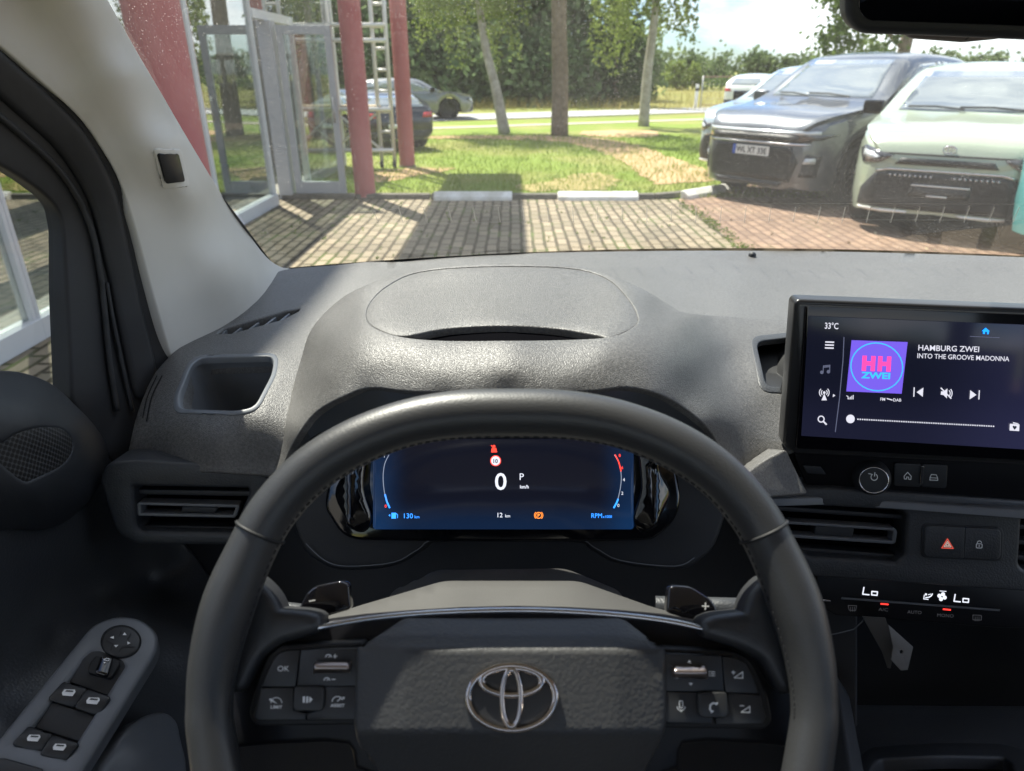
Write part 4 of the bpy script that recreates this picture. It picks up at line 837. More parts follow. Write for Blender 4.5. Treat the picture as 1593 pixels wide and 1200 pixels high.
lidh = [(780 + (x - 780) * 1.018, 475 + (y - 475) * (1.035 if y < 475 else 1.015)) for x, y in lid]
hood_o = cat([(640, 424), (700, 414), (780, 410), (880, 412), (935, 422)], 4, False) + cat([(938, 423), (1000, 450), (1040, 474), (1066, 487), (1130, 493), (1250, 499)], 4, False) + [(1262, 690), (1226, 702)] + cat([(1190, 718), (1160, 737), (1138, 712), (1118, 690), (1105, 668), (1075, 640), (1030, 613), (975, 600), (920, 606), (795, 610), (645, 607), (580, 601), (540, 612), (490, 640), (458, 684), (436, 732)], 4, False) + [(424, 740)] + cat([(440, 690), (452, 620), (468, 560), (486, 510), (530, 465), (580, 440), (636, 425)], 4, False)
cub = rnd([(1174, 530), (1245, 522), (1245, 606), (1190, 602)], [14, 2, 2, 14])
cubo = rnd([(1168, 524), (1250, 515), (1250, 612), (1184, 609)], [16, 2, 2, 16])
piece("instrument_hood", hood_o, D2, t_d, PAD, [lidh, cubo], 10, .0015, .005)
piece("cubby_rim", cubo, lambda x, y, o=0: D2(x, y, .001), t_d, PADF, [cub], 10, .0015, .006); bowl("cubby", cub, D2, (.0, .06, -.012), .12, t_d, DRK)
lid_top = cat([(571, 493), (578, 470), (605, 445), (655, 424), (755, 416), (880, 418), (940, 433), (973, 462), (990, 489), (986, 507), (948, 524), (935, 521), (870, 510), (780, 505), (690, 510), (625, 521), (584, 508)], 4)
piece("hood_lid", lid_top, lambda x, y, o=0: D2(x, y, -.0035), t_d, PAD, (), 11, .002, .008)
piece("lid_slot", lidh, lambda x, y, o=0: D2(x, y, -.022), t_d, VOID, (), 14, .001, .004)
# hood lining between the padded lip and the display
D3 = tps([(x, y, Y + .028) for x, y, Y in [(560, 606, .535), (470, 660, .56), (450, 720, .57), (640, 615, .535), (540, 650, .575), (490, 690, .585), (640, 640, .58), (790, 640, .585), (790, 612, .53), (1030, 618, .535), (1090, 660, .555), (1120, 700, .565), (940, 614, .535), (1040, 650, .575), (1080, 690, .585), (940, 640, .58)]], .5)
piece("hood_lining", [(418, 748)] + cat([(436, 718), (458, 682), (490, 640), (540, 612), (580, 601), (645, 606), (790, 608), (920, 605), (975, 600), (1030, 613), (1075, 640), (1105, 668), (1122, 692), (1150, 735)], 3, False) + [(1150, 760), (1128, 752)] + cat([(1092, 700), (1044, 657), (960, 640), (790, 640), (630, 640), (530, 660), (480, 700), (455, 748)], 3, False), D3, t_d, GREY, (), 9, .002, .01)
# dark lower dash behind the wheel and the knee panel
D4 = tps([(150, 700, .66), (150, 1000, .60), (400, 860, .66), (800, 860, .64), (1200, 860, .66), (800, 1000, .60), (400, 1000, .60), (1250, 1000, .62), (800, 1240, .50), (150, 1240, .45), (1320, 1240, .5), (1320, 800, .66)], 2)
piece("lower_panel", [(120, 690), (230, 700), (420, 640), (800, 615), (1150, 650), (1260, 720), (1330, 900), (1330, 1250), (120, 1250)], D4, t_d, DRK, (), 24, .003, .01)
D5 = tps([(160, 850, .585), (400, 850, .585), (160, 1000, .50), (400, 1000, .52), (280, 920, .55)], 2)
0 and piece("knee_panel", rnd([(150, 835), (440, 838), (440, 1000), (300, 1060), (180, 1000)], 10), D5, t_d, DRK, (), 20, .004, .01)
# side air vent
VP = Pln(aty(290, 790, .562), (.10, -1, .22)); VB = lambda x, y, o=0: VP(x, y, -.03)
vo = rnd([(160, 745), (172, 726), (210, 722), (398, 734), (414, 748), (378, 843), (214, 843), (186, 828)], [10, 8, 10, 8, 10, 12, 14, 16]); vh = rnd([(200, 751), (390, 755), (394, 768), (366, 836), (214, 833), (204, 818)], [8, 6, 6, 8, 10, 8])
sv = piece("side_vent_frame", vo, VP, t_d, PADF, [vh], None, .004, .035)
bv_ = piece("vent_back", vo, VB, sv, VOID, (), None, .001, .002)
def slat(par, poly, plane, off, m, name="vent_slat", e=.0012, th=.012, holes=()): return piece(name, poly, lambda x, y, o=0: plane(x, y, off), par, m, holes, None, e, th)
for y0, y1 in ((763, 768), (819, 824)): slat(sv, [(203, y0), (388, y0 + 3), (388, y1 + 3), (203, y1)], VP, -.012, BLK)
slat(sv, rnd([(214, 783), (372, 787), (366, 805), (214, 802)], 4), VP, -.006, GREY, "slat_frame", .0008, .012, [rnd([(218, 785), (368, 789), (363, 803), (218, 800)], 3)])
slat(sv, rnd([(285, 790), (337, 791), (333, 797), (283, 796)], 1.5), VP, -.008, BLK, "slat_slider")

# ================================================================== INSTRUMENT CLUSTER
t_c = thing("instrument_cluster", "wide digital instrument display glowing blue behind the wheel", "instrument display", (0, .55, 1.2))
CP = Pln(aty(790, 755, .575), (0, -.90, .43))
piece("housing", cat([(470, 835), (500, 868), (535, 880), (610, 874), (655, 850), (690, 836), (890, 836), (925, 850), (965, 870), (1050, 880), (1085, 866), (1112, 830), (1130, 720), (1060, 640), (790, 615), (520, 640), (450, 720)], 4), lambda x, y, o=0: CP(x, y, -.012), t_c, BLK, (), None, .006, .02)
piece("bezel", cat([(512, 775), (520, 805), (545, 832), (600, 836), (790, 838), (985, 836), (1022, 828), (1048, 800), (1052, 760), (1030, 690), (960, 650), (790, 640), (620, 650), (540, 690)], 4), lambda x, y, o=0: CP(x, y, -.006), t_c, GLOSS, (), None, .004, .01)
for sg, cc in ((1, 545), (-1, 1018)):
    o_ = cat([(cc - sg * 22, 770), (cc - sg * 6, 735), (cc + sg * 10, 700), (cc + sg * 22, 700), (cc + sg * 18, 760), (cc + sg * 30, 805), (cc + sg * 22, 824), (cc + sg * 2, 815)], 4); piece("side_pod", o_, lambda x, y, o=0, cc=cc: CP(x, y, .004 + .010 * max(0, 1 - abs(x - cc) / 30)), t_c, GLOSS, (), 9, .003, .01)
def blend_screen(name, rects, base):                      # a lit screen: glow follows the display's own picture
    m = mat(name, (.004, .004, .006), .12, emit=base, es=1.0, spec=.4); n, l, b = nodes(m); tcn = n.new("ShaderNodeTexCoord"); sp = n.new("ShaderNodeSeparateXYZ"); l.new(tcn.outputs['Generated'], sp.inputs[0])
    col = None
    for axis, lo, hi, c in rects:
        r = n.new("ShaderNodeMapRange"); r.interpolation_type = 'SMOOTHERSTEP'; r.inputs[1].default_value = lo; r.inputs[2].default_value = hi; l.new(sp.outputs[axis], r.inputs[0])
        x = n.new("ShaderNodeMixRGB"); x.blend_type = 'ADD'; l.new(r.outputs[0], x.inputs[0]); x.inputs[2].default_value = (*c, 1)
        if col is None: x.inputs[1].default_value = (*base, 1)
        else: l.new(col, x.inputs[1])
        col = x.outputs[0]
    l.new(col, b.inputs['Emission Color']); return m
CS = blend_screen("cluster_display", [('X', .16, .0, (.0, .005, .018)), ('X', .84, 1.0, (.0, .005, .018)), ('Z', .42, .0, (.0, .004, .014))], (.0025, .003, .006))
piece("screen", rect(581, 684, 985, 823, 4), CP, t_c, CS, (), None, .0006, .003)
WHT = emis("display_white", (.70, .73, .82), .55); BLU = emis("display_blue", (.03, .25, .95), 1.0); REDE = emis("display_red", (.9, .05, .03), .9); ORG = emis("display_orange", (.95, .25, .03), .9); GRYE = emis("display_grey", (.20, .23, .30), .6); DKE = emis("display_dark", (.02, .03, .05), .3)
g = Gfx(); g.text("0", 770, 762, 26, 0, bold=.01, width=18); g.text("P", 808.5, 747, 10.5, 0); g.text("km/h", 809, 760, 5.2, 0, bold=.02, width=13.5); g.build("speed_reading", CP, WHT, t_c)
g = Gfx(); g.disc(771, 717, 8.4, 0); g.disc(771, 717, 7.0, 1); g.text("10", 771, 720.4, 6, 2, bold=.03, center=True); g.build("speed_limit_sign", lambda x, y, o=0: CP(x, y, o + 0), [REDE, WHT, DKE], t_c)
b_ = bpy.data.objects["speed_limit_sign"]
for p in b_.data.polygons:                                # stack the sign's layers: ring, disc, figures
    pass
me = b_.data; done = set()
for p in me.polygons:
    for vi in p.vertices:
        if vi not in done: me.vertices[vi].co += CP.n * (.0003 * p.material_index); done.add(vi)
g = Gfx(); g.disc(768.5, 694.5, 2.2, 0, n=12); g.poly([(765, 697), (772, 697), (773, 704), (764, 704)], 0); g.line([(764, 693), (773, 703)], 1.2); g.build("seat_belt_warning", CP, REDE, t_c)
g = Gfx(); g.ring(838, 802, 4.6, 1.1); g.ring(838, 802, 6.6, .9, a0=-50, a1=50); g.ring(838, 802, 6.6, .9, a0=130, a1=230); g.text("P", 838, 804.4, 4.8, bold=.03, center=True); g.build("brake_warning", CP, ORG, t_c)
g = Gfx(); g.text("12", 774, 805, 7, 0, bold=.01); g.text("km", 786, 805, 4.6, 0, bold=.01); g.build("trip_reading", CP, WHT, t_c)
g = Gfx(); g.text("130", 628.5, 806.5, 7.6); g.text("km", 645, 806.5, 4.6); g.poly([(609, 798), (616, 798), (616, 807), (609, 807)]); g.line([(616, 799), (618.5, 801), (618.5, 806)], .9); g.poly([(604.5, 802), (607, 800), (607, 804)]); g.text("RPM", 920, 806, 7.2, width=16.5); g.text("x1000", 937.5, 806, 4.2, width=14.5)
g.line([(599, 770), (602, 781), (606, 790)], 2.4); g.line([(955, 790), (959, 783), (961.5, 777)], 2.4); g.build("range_reading", CP, BLU, t_c)
g = Gfx(); g.line(cat([(605, 708), (598.5, 722), (596, 742), (598, 766), (603, 782)], 5, False), 1.2); g.line(cat([(956, 708), (963.5, 722), (966.5, 742), (965, 760), (961, 778)], 5, False), 1.2)
for tx, x, y in (("4", 970.5, 749), ("2", 968, 770), ("0", 962, 789), ("1", 598, 712)): g.text(tx, x, y, 5, 1, center=True)
g.build("gauge_arcs", CP, [GRYE, WHT], t_c)
g = Gfx(); g.line(cat([(957, 708), (962.5, 719), (966, 733)], 5, False), 1.8); g.text("8", 964, 711, 4.6, center=True); g.text("6", 968, 730, 4.6, center=True); g.text("0", 600, 790, 4.8, center=True); g.build("red_gauge_marks", CP, REDE, t_c, .0009)
g = Gfx(); g.line(cat([(476, 846), (505, 872), (540, 881), (612, 875), (650, 855), (690, 838), (885, 838), (925, 852), (965, 872), (1050, 881), (1080, 868)], 4, False), 1.4); g.build("housing_seam", lambda x, y, o=0: CP(x, y, -.0085), GREY, t_c)

# ================================================================== TOUCHSCREEN
t_t = thing("touchscreen", "centre touchscreen showing the radio station page", "touchscreen", (.42, .6, 1.15))
TP = pln3(aty(1240, 473, .602), aty(1226, 700, .588), aty(1593, 485, .575))
piece("casing", rnd([(1241, 471), (1640, 487), (1640, 722), (1238, 702), (1223, 692)], [5, 3, 3, 6, 4]), lambda x, y, o=0: TP(x, y, -.003), t_t, mat("screen_casing", (.02, .02, .021), .3), (), None, .003, .018)
piece("glass_front", rnd([(1255, 477), (1640, 492), (1640, 718), (1240, 697)], [3, 3, 3, 3]), TP, t_t, mat("screen_glass_black", (.004, .004, .006), .07, spec=.35), (), None, .001, .003)
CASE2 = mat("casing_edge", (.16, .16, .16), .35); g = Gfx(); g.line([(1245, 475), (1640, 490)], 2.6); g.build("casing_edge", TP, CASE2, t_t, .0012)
TS = blend_screen("radio_display", [('X', .35, 1.0, (.004, .004, .012)), ('Z', .6, .0, (.002, .002, .005))], (.0025, .003, .007))
piece("display", [(1258, 492), (1640, 508), (1640, 702), (1247, 678)], lambda x, y, o=0: TP(x, y, .0007), t_t, TS, (), None, .0003, .0004)
U = (1, .035); Vv = (.052, -1); TO = .0016
WH2 = emis("screen_white", (.60, .60, .68), .55); GR2 = emis("screen_dim", (.10, .11, .17), .5); VIO = emis("album_violet", (.14, .085, .60), .58); PNK = emis("album_pink", (.85, .06, .32), .62); CYA = emis("album_cyan", (.03, .42, .85), .62); BL2 = emis("screen_blue", (.01, .22, .85), 1.0)
g = Gfx(); g.text("33°C", 1283, 511.5, 9.3, 0, U, Vv, bold=.012, width=21); g.build("temperature_reading", TP, WH2, t_t, TO)
g = Gfx()
for k in range(3): g.line([(1284.5 - k * .3, 532.3 + k * 4.6), (1297 - k * .3, 532.7 + k * 4.6)], 2.1)
g.ring(1277.4, 652.3, 4.6, 1.7); g.line([(1281, 656), (1285.5, 660.5)], 2.4)
g.disc(1282.3, 611, 2.0); g.poly([(1282.3, 612.5), (1286.5, 623), (1278, 623)])
for r_ in (4.6, 7.6): g.ring(1282.3, 611, r_, 1.3, a0=-48, a1=48); g.ring(1282.3, 611, r_, 1.3, a0=132, a1=228)
g.poly([(1296, 613.2), (1299.5, 615.6), (1295.6, 618)]); g.build("menu_icons", TP, WH2, t_t, TO)
g = Gfx(); g.disc(1278.5, 579.5, 2.7); g.disc(1288.8, 578.5, 2.7); g.line([(1280.5, 579.5), (1281, 569.5), (1291, 568.5), (1290.6, 578)], 1.3); g.line([(1281, 571.5), (1291, 570.5)], 1.8); g.line([(1313, 525), (1311.5, 560), (1306, 620), (1299.5, 672)], 1.3); g.line([(1509, 523.5), (1555, 525.5)], .9); g.build("dim_icons", TP, GR2, t_t, TO)
g = Gfx(); q = [(1324.8, 529.5), (1412, 532.4), (1402.7, 612.8), (1316.6, 609.1)]; g.poly(q, 0); g.build("station_tile", TP, VIO, t_t, TO)
g = Gfx(); g.ring(1364, 571, 40.3, 1.7, 1, 37.2, sk=-.04)
[g.text("H", xx, 575 + k_ * .8, 20.0, 0, U, (.06, -1), bold=.07, width=20.5) for k_, xx in enumerate((1340.5, 1365))]; g.text("ZWEI", 1339.5, 588.2, 9.3, 1, U, (.06, -1), bold=.035, width=45); g.build("station_logo", TP, [PNK, CYA], t_t, TO + .0006)
g = Gfx(); g.text("HAMBURG ZWEI", 1428.5, 545.3, 8.6, 0, (1, .028), Vv, bold=.008, width=94.5); g.text("INTO THE GROOVE MADONNA", 1427, 557.2, 7.4, 0, (1, .036), Vv, bold=.006, width=143); g.build("song_text", TP, WH2, t_t, TO)
g = Gfx(); g.poly([(1436.5, 603.3), (1435.5, 617.5), (1426, 610.3)]); g.line([(1422.3, 603.5), (1421.6, 617)], 1.7); g.poly([(1509.4, 607.3), (1508.4, 621.5), (1519, 614.6)]); g.line([(1523.6, 608), (1522.8, 621.2)], 1.7)
g.poly([(1464, 609), (1468, 609.3), (1474, 604.5), (1473, 620), (1467.4, 614.6), (1463.6, 614.4)]); g.ring(1472, 612, 6.2, 1.4, a0=-45, a1=45); g.ring(1472, 612, 9.2, 1.4, a0=-42, a1=42); g.line([(1464, 604), (1479.5, 620)], 1.9)
g.disc(1323, 652, 6.7)
for i in range(60): t = (i + 1.6) / 61; g.disc(1329 + 218 * t, 652.2 + 11.4 * t, 1.25, n=8)
g.poly([(1571, 659.5), (1586, 660.5), (1585.5, 671), (1570.5, 670)]); g.poly([(1576, 657), (1584.5, 659), (1584, 660), (1576, 659)]); g.build("player_controls", TP, WH2, t_t, TO)
g = Gfx(); g.disc(1577, 664.3, 1.7); g.disc(1580, 664.6, 1.7); g.poly([(1575.4, 665), (1581.6, 665.4), (1578.3, 669)]); g.build("heart_mark", TP, DKE, t_t, TO + .0006)
g = Gfx()
for k in range(4): g.line([(1320.5 + k * 2.2, 621.2), (1320.8 + k * 2.2, 619.2 - k * 1.3)], 1.2)
g.line([(1317, 616), (1319.4, 617.2), (1319, 621)], 1); g.text("FM", 1369.5, 623.5, 4.6, 0, U, Vv, bold=.01); g.text("DAB", 1389.5, 624.6, 4.6, 0, U, Vv, bold=.01); g.line([(1380, 620.4), (1388, 622.6)], 1.6); g.build("signal_text", TP, WH2, t_t, TO)
g = Gfx(); g.poly([(1533.5, 510), (1539.5, 515.5), (1538.5, 516), (1538, 520.3), (1535.4, 520), (1535.4, 516.5), (1532.4, 516.4), (1532.2, 519.8), (1529, 519.6), (1529.3, 515.6), (1527.5, 515)]); g.build("home_icon", TP, BL2, t_t, TO)

piece('core_panel', [(1236, 506), (2300, 512), (2300, 985), (1262, 950), (1200, 740)], lambda x, y, o=0: aty(x, y, .66 + .13 * max(0, 1 - (y - 506) / 90)), t_d, DRK, (), 24, .002, .006)
# ---------------- radio controls, centre vents, climate strip
t_r = thing("radio_controls", "black control strip with a power knob under the touchscreen", "control panel", (.4, .58, 1.1))
RP = pln3(aty(1240, 705, .604), aty(1250, 765, .598), aty(1593, 760, .574))
piece("strip", [(1232, 694), (1640, 715), (1640, 790), (1262, 766), (1246, 730)], RP, t_r, GLOSS2, (), None, .002, .012)
kc = RP(1354, 741); kn = (RP.n * .55 + (CAM - kc).normalized() * .45).normalized()
mb = MB(); mb.lathe(kc, kn, [(0, .0182), (.004, .0180), (.012, .0165), (.0150, .0140), (.0158, .0130), (.016, 0)], 40); kb_ = mb.build("power_knob", BLK, t_r, smooth=True, sharp=35)
mb = MB(); mb.lathe(kc, kn, [(.0150, .0138), (.0164, .0136), (.0168, .0129), (.016, .0125)], 40); mb.build("chrome_ring", CHR, kb_, smooth=True)
kp = Pln(kc + kn * .0163, kn); g = Gfx(); g.ring(1360, 742.5, 5.0, 1.1, a0=-60, a1=240); g.line([(1361, 735.5), (1360.5, 741)], 1.2); g.line([(1351, 737), (1356, 738)], 1); g.build("power_mark", kp, PRN, kb_)
for o_, nm in ((rnd([(1393, 722), (1432, 723.5), (1431, 757), (1392, 755)], 3), 'home'), (rnd([(1436, 723.5), (1473, 725), (1471, 759), (1435, 757)], 3), 'car')):
    bt = piece("shortcut_button", o_, lambda x, y, o=0: RP(x, y, .0025), t_r, BLK, (), None, .001, .003); g = Gfx()
    if nm == 'home': g.line([(1406.5, 741), (1412, 735), (1417.5, 741.2), (1417, 746), (1413.6, 745.8), (1413.6, 742.5), (1410.4, 742.3), (1410.3, 745.6), (1406.8, 745.3), (1406.5, 741)], 1)
    else: g.line([(1447, 742.5), (1449, 738.5), (1456.5, 739), (1458.5, 743.2), (1459, 747.5), (1446.5, 747), (1447, 742.5)], 1); g.line([(1447, 743.5), (1458.5, 744)], .9)
    g.build("button_mark", lambda x, y, o=0: RP(x, y, .0033), PRN, bt)
slat(t_r, rnd([(1434, 726), (1437, 726), (1434.5, 753), (1431.5, 753)], 1), RP, .004, CHR, "divider_bar", .0004, .002)
slat(t_r, rnd([(1250, 725), (1276, 727), (1284, 738), (1256, 736)], 1.5), RP, .002, BLK, "blank_cover", .0006, .002)
t_v = thing("centre_vent_panel", "dark panel with the centre air vents and hazard button", "vent panel", (.4, .58, 1.05))
CVp = pln3(aty(1200, 775, .592), aty(1220, 885, .570), aty(1593, 800, .566))
chole = rnd([(1194, 777), (1408, 790), (1418, 800), (1414, 868), (1396, 881), (1253, 871), (1225, 850)], [6, 6, 6, 10, 6, 10, 10])
chole2 = rnd([(1584, 803), (1660, 806), (1660, 897), (1588, 893), (1579, 880)], [8, 2, 2, 8, 6])
vp = piece("fascia", [(1180, 768), (1195, 762), (1300, 764), (1660, 790), (1660, 920), (1270, 893), (1225, 880), (1190, 820)], CVp, t_v, PADF, [chole, chole2], None, .004, .03)
piece("vent_back", [(1185, 770), (1640, 795), (1640, 905), (1230, 880)], lambda x, y, o=0: CVp(x, y, -.03), vp, VOID, (), None, .001, .002)
for a, b_ in (((1205, 789), (1408, 803)), ((1240, 853), (1412, 866))): slat(vp, [a, b_, (b_[0], b_[1] + 4), (a[0], a[1] + 4)], CVp, -.012, BLK)
slat(vp, rnd([(1205, 811), (1392, 823), (1395, 828), (1392, 846), (1205, 834)], [3, 4, 3, 5, 3]), CVp, -.005, GREY, "slat_frame", .0008, .012, [rnd([(1208, 813.5), (1390, 825), (1391, 829), (1389, 843), (1208, 831.5)], [2, 3, 2, 3, 2])])
slat(vp, rnd([(1270, 820), (1327, 823), (1325, 835), (1268, 832)], 2), CVp, -.008, BLK, "slat_slider")
for k in range(3): slat(vp, [(1584, 818 + k * 24), (1640, 821 + k * 24), (1640, 825 + k * 24), (1584, 822 + k * 24)], CVp, -.012, BLK)
lv = tps([(1260, 770, .595), (1593, 790, .566), (1260, 758, .625), (1593, 775, .60)], 1)
piece("ledge", [(1196, 765), (1250, 757), (1640, 779), (1640, 797), (1300, 772), (1200, 775)], lv, t_v, GREY, (), 16, .002, .006)
piece("button_surround", rnd([(1436, 816), (1560, 822), (1559, 872), (1434, 867)], 9), lambda x, y, o=0: CVp(x, y, .001), t_v, BLK, (), None, .001, .002)
hz_ = piece("hazard_button", rnd([(1441, 819), (1500, 822), (1498, 868), (1439, 865)], [8, 1, 1, 8]), lambda x, y, o=0: CVp(x, y, .003), t_v, PADF, (), None, .0012, .003)
g = Gfx(); tri = lambda s, cx=1474, cy=847.5: [(cx, cy - 9 * s), (cx + 9 * s, cy + 6 * s), (cx - 9 * s, cy + 5.3 * s), (cx, cy - 9 * s)]; g.line(tri(1), 1.2, 0); g.line(tri(.62), .8, 1); g.line(tri(.3), .8, 1); g.build("hazard_mark", lambda x, y, o=0: CVp(x, y, .0037), [emis("hazard_red", (.5, .06, .04), .6), emis("hazard_pale", (.6, .4, .36), .5)], hz_)
lk_ = piece("lock_button", rnd([(1503, 822), (1556, 825), (1555, 870), (1501, 868)], [1, 8, 8, 1]), lambda x, y, o=0: CVp(x, y, .003), t_v, PADF, (), None, .0012, .003)
g = Gfx(); g.line(rnd([(1519, 846), (1528, 846.4), (1527.6, 853), (1518.6, 852.6)], 2) + [(1519.5, 846)], 1.1); g.ring(1523.6, 845, 3.2, 1.1, a0=180, a1=360); g.line([(1523.3, 848), (1523.2, 851)], 1.2); g.build("lock_mark", lambda x, y, o=0: CVp(x, y, .0037), PRN, lk_)
t_k = thing("climate_strip", "slim climate control strip with two Lo readings", "climate panel", (.4, .55, 1.0))
KP = pln3(aty(1290, 925, .572), aty(1290, 970, .560), aty(1593, 955, .548))
piece("panel", [(1272, 893), (1640, 920), (1640, 975), (1560, 975), (1300, 955), (1276, 940)], KP, t_k, GLOSS2, (), None, .002, .015)
slat(t_k, [(1310, 930), (1556, 949), (1555, 951), (1309, 932)], KP, .0012, GREY, "divider_bar", .0003, .001)
slat(t_k, [(1280, 933), (1292, 934.5), (1292, 936.5), (1280, 935)], KP, .0012, CHR, "divider_bar", .0003, .001)
g = Gfx()
for x, y in ((1343, 914), (1485, 925)):
    g.line([(x + 1, y), (x - .6, y + 9), (x - .8, y + 10.6), (x + 9, y + 11.6)], 1.9); g.line([(x + 13.4, y + 6.3), (x + 22, y + 7), (x + 21.4, y + 12.4), (x + 13, y + 11.7), (x + 13.4, y + 6.3)], 1.9)
for k in range(4): a = R(20 + 90 * k); g.disc(1465.5 + 4.4 * math.cos(a), 928.5 + 4 * math.sin(a), 3.2, n=14)
g.disc(1440.5, 925, 1.8, n=10); g.line([(1440, 930), (1445, 929.5), (1449, 927), (1450.5, 924)], 1.8); g.line([(1438, 926), (1437, 932), (1444, 932.8)], 1.3); g.line([(1444, 925.5), (1448, 924.5)], 1.2); g.line([(1462, 919.6), (1472, 920.4)], 1.1); g.build("readings", KP, WHT, t_k)
g = Gfx(); g.line([(1370.5, 939.6), (1381.5, 940.6)], 2.2); g.line([(1467.5, 948), (1478.5, 949)], 2.2); g.build("indicator_lights", KP, emis("indicator_red", (.95, .04, .03), .9), t_k)
DIM = mat("dim_print", (.10, .10, .11), .5, emit=(.3, .3, .33), es=.04); g = Gfx(); g.text("A/C", 1366.5, 950.5, 5, 0, (1, .06), (.03, -1), width=15); g.text("AUTO", 1411.5, 954.5, 5, 0, (1, .06), (.03, -1), width=22); g.text("MONO", 1458, 959.5, 5, 0, (1, .06), (.03, -1), width=25.5)
for x, y, rr in ((1326, 946, 0), (1520, 961, 1)): g.line([(x - 6.5, y - 4), (x + 6.5, y - 3.4), (x + (5 if not rr else 6.5), y + 4), (x - (5 if not rr else 6.5), y + 3.5), (x - 6.5, y - 4)], .9); [g.line([(x + k * 3, y - 1.5), (x + k * 3, y + 5.5)], .8) for k in (-1, 0, 1)]
g.build("button_print", KP, DIM, t_k)
# centre console
t_o = thing("centre_console", "dark centre console with an open cubby above a tray", "console", (.42, .5, .9))
D7 = tps([(1300, 960, .66), (1593, 980, .66), (1300, 1090, .66), (1593, 1095, .66), (1450, 1030, .68)], 2)
piece("cubby_back", [(1255, 930), (1660, 960), (1660, 1130), (1280, 1125)], D7, t_o, DRK, (), 24, .002, .005)
D8 = tps([(1290, 1098, .60), (1450, 1100, .605), (1640, 1102, .60), (1290, 1240, .405), (1640, 1240, .405), (1450, 1170, .486)], 2)
tr_o = rnd([(1328, 1250), (1331, 1190), (1352, 1163), (1460, 1156), (1570, 1158), (1600, 1175), (1606, 1250)], [2, 20, 22, 30, 22, 18, 2])
piece("console_top", rnd([(1288, 1108), (1310, 1098), (1660, 1100), (1660, 1250), (1278, 1250), (1296, 1180)], [4, 10, 2, 2, 2, 4]), D8, t_o, PADF, [tr_o], 18, .006, .03)
piece("tray_rim", tr_o, lambda x, y, o=0: D8(x, y, .002), t_o, BLK, [rnd([(1346, 1250), (1348, 1196), (1362, 1179), (1460, 1173), (1564, 1176), (1582, 1190), (1586, 1250)], [2, 16, 14, 30, 14, 14, 2])], 14, .003, .01)
bowl("tray_floor", tr_o, D8, (0, 0, -.02), .05, t_o, PADF)
piece("side_cheek", rnd([(1262, 1000), (1296, 1060), (1318, 1200), (1318, 1250), (1262, 1250)], 10), tps([(1270, 1000, .62), (1310, 1200, .44), (1270, 1240, .42), (1300, 1060, .55)], 2), t_o, PADF, (), 16, .004, .02)
t_h = thing("hanging_tag", "folded grey card tag dangling under the climate strip", "tag", (.36, .53, .95))
HP1 = Pln(aty(1370, 990, .53), (-.3, -1, .1)); HP2 = Pln(aty(1400, 1010, .515), (.25, -1, .15)); c7 = lambda l: [(1150 + x / 3.596, 900 + y / 3.596) for x, y in l]
TAG = mat("grey_card", (.17, .165, .16), .7); piece("front_leaf", c7([(690, 215), (815, 222), (875, 380), (845, 505), (830, 500), (800, 410)]), HP1, t_h, mat("dark_card", (.075, .072, .07), .7), (), None, .0003, .0006); piece("rear_leaf", c7([(835, 262), (972, 385), (942, 512), (906, 515), (850, 455), (862, 380)]), HP2, t_h, TAG, [c7(ell(908, 412, 11, 13, 12))], None, .0003, .0006)
g_ = MB(); g_.tube([aty(*p, .56) for p in c7([(480, 322), (560, 305), (640, 285), (690, 240), (700, 215)])], .0006, 6); g_.build("string", GREY, t_h)
# trim cheek left of the strip, bright in the sun
DC = tps([(x, y, Y - .03) for x, y, Y in [(1165, 740, .580), (1190, 716, .60), (1225, 703, .612), (1236, 735, .606), (1252, 765, .597), (1190, 768, .578), (1210, 735, .598)]], 1)
piece("cheek_trim", rnd([(1162, 739), (1192, 718), (1222, 703), (1238, 735), (1254, 766), (1192, 771), (1176, 757)], [3, 6, 2, 2, 2, 4, 4]), DC, t_d, PAD, (), 9, .002, .02)

# ================================================================== STEERING COLUMN, STALKS
t_sc = thing("steering_column", "grey steering column cowl with a stalk on either side", "steering column", (0, .42, 1.15))
DS1 = tps([(605, 935, .455), (680, 888, .475), (790, 885, .478), (880, 886, .475), (968, 930, .455), (800, 925, .44), (700, 925, .44), (880, 925, .44), (790, 965, .42)], 1)
piece("rear_cowl", rnd([(600, 945), (612, 920), (680, 888), (880, 886), (962, 920), (975, 945), (960, 970), (612, 970)], [6, 10, 14, 14, 10, 6, 6, 6]), DS1, t_sc, grain(mat("cowl_grey", (.045, .044, .043), .5), 800, .3, .0005, 'noise'), (), 14, .004, .02)
DS2 = tps([(480, 972, .40), (560, 945, .41), (690, 906, .425), (790, 903, .428), (900, 906, .425), (1010, 945, .41), (1110, 975, .40), (790, 940, .395), (790, 965, .375), (600, 968, .378), (1000, 968, .378)], 1)
piece("front_cowl", rnd([(470, 985), (490, 966), (560, 943), (690, 905), (900, 905), (1012, 944), (1100, 968), (1125, 985), (800, 975)], [4, 8, 8, 14, 14, 8, 8, 4, 20]), DS2, t_sc, grain(mat("cowl_pale_grey", (.058, .057, .055), .55), 800, .3, .0005, 'noise'), (), 12, .004, .02)
def stalk(name, pts, lab):
    mb = MB(); P = [aty(x, y, Y) for x, y, Y, r in pts]; mb.tube(P, [r for *_, r in pts], 20); return mb.build(name, PADF, t_sc, smooth=True, sharp=40)
sr = stalk("stalk", [(1020, 944, .43, .0085), (1105, 946, .425, .0085), (1150, 948, .42, .0088), (1151, 948, .42, .0076), (1153, 948, .42, .0076), (1155, 948, .42, .0085), (1172, 949, .42, .0085), (1173, 949, .42, .0075), (1175, 949, .42, .0088), (1190, 949, .418, .0088), (1193, 949, .418, .006)], 'r')
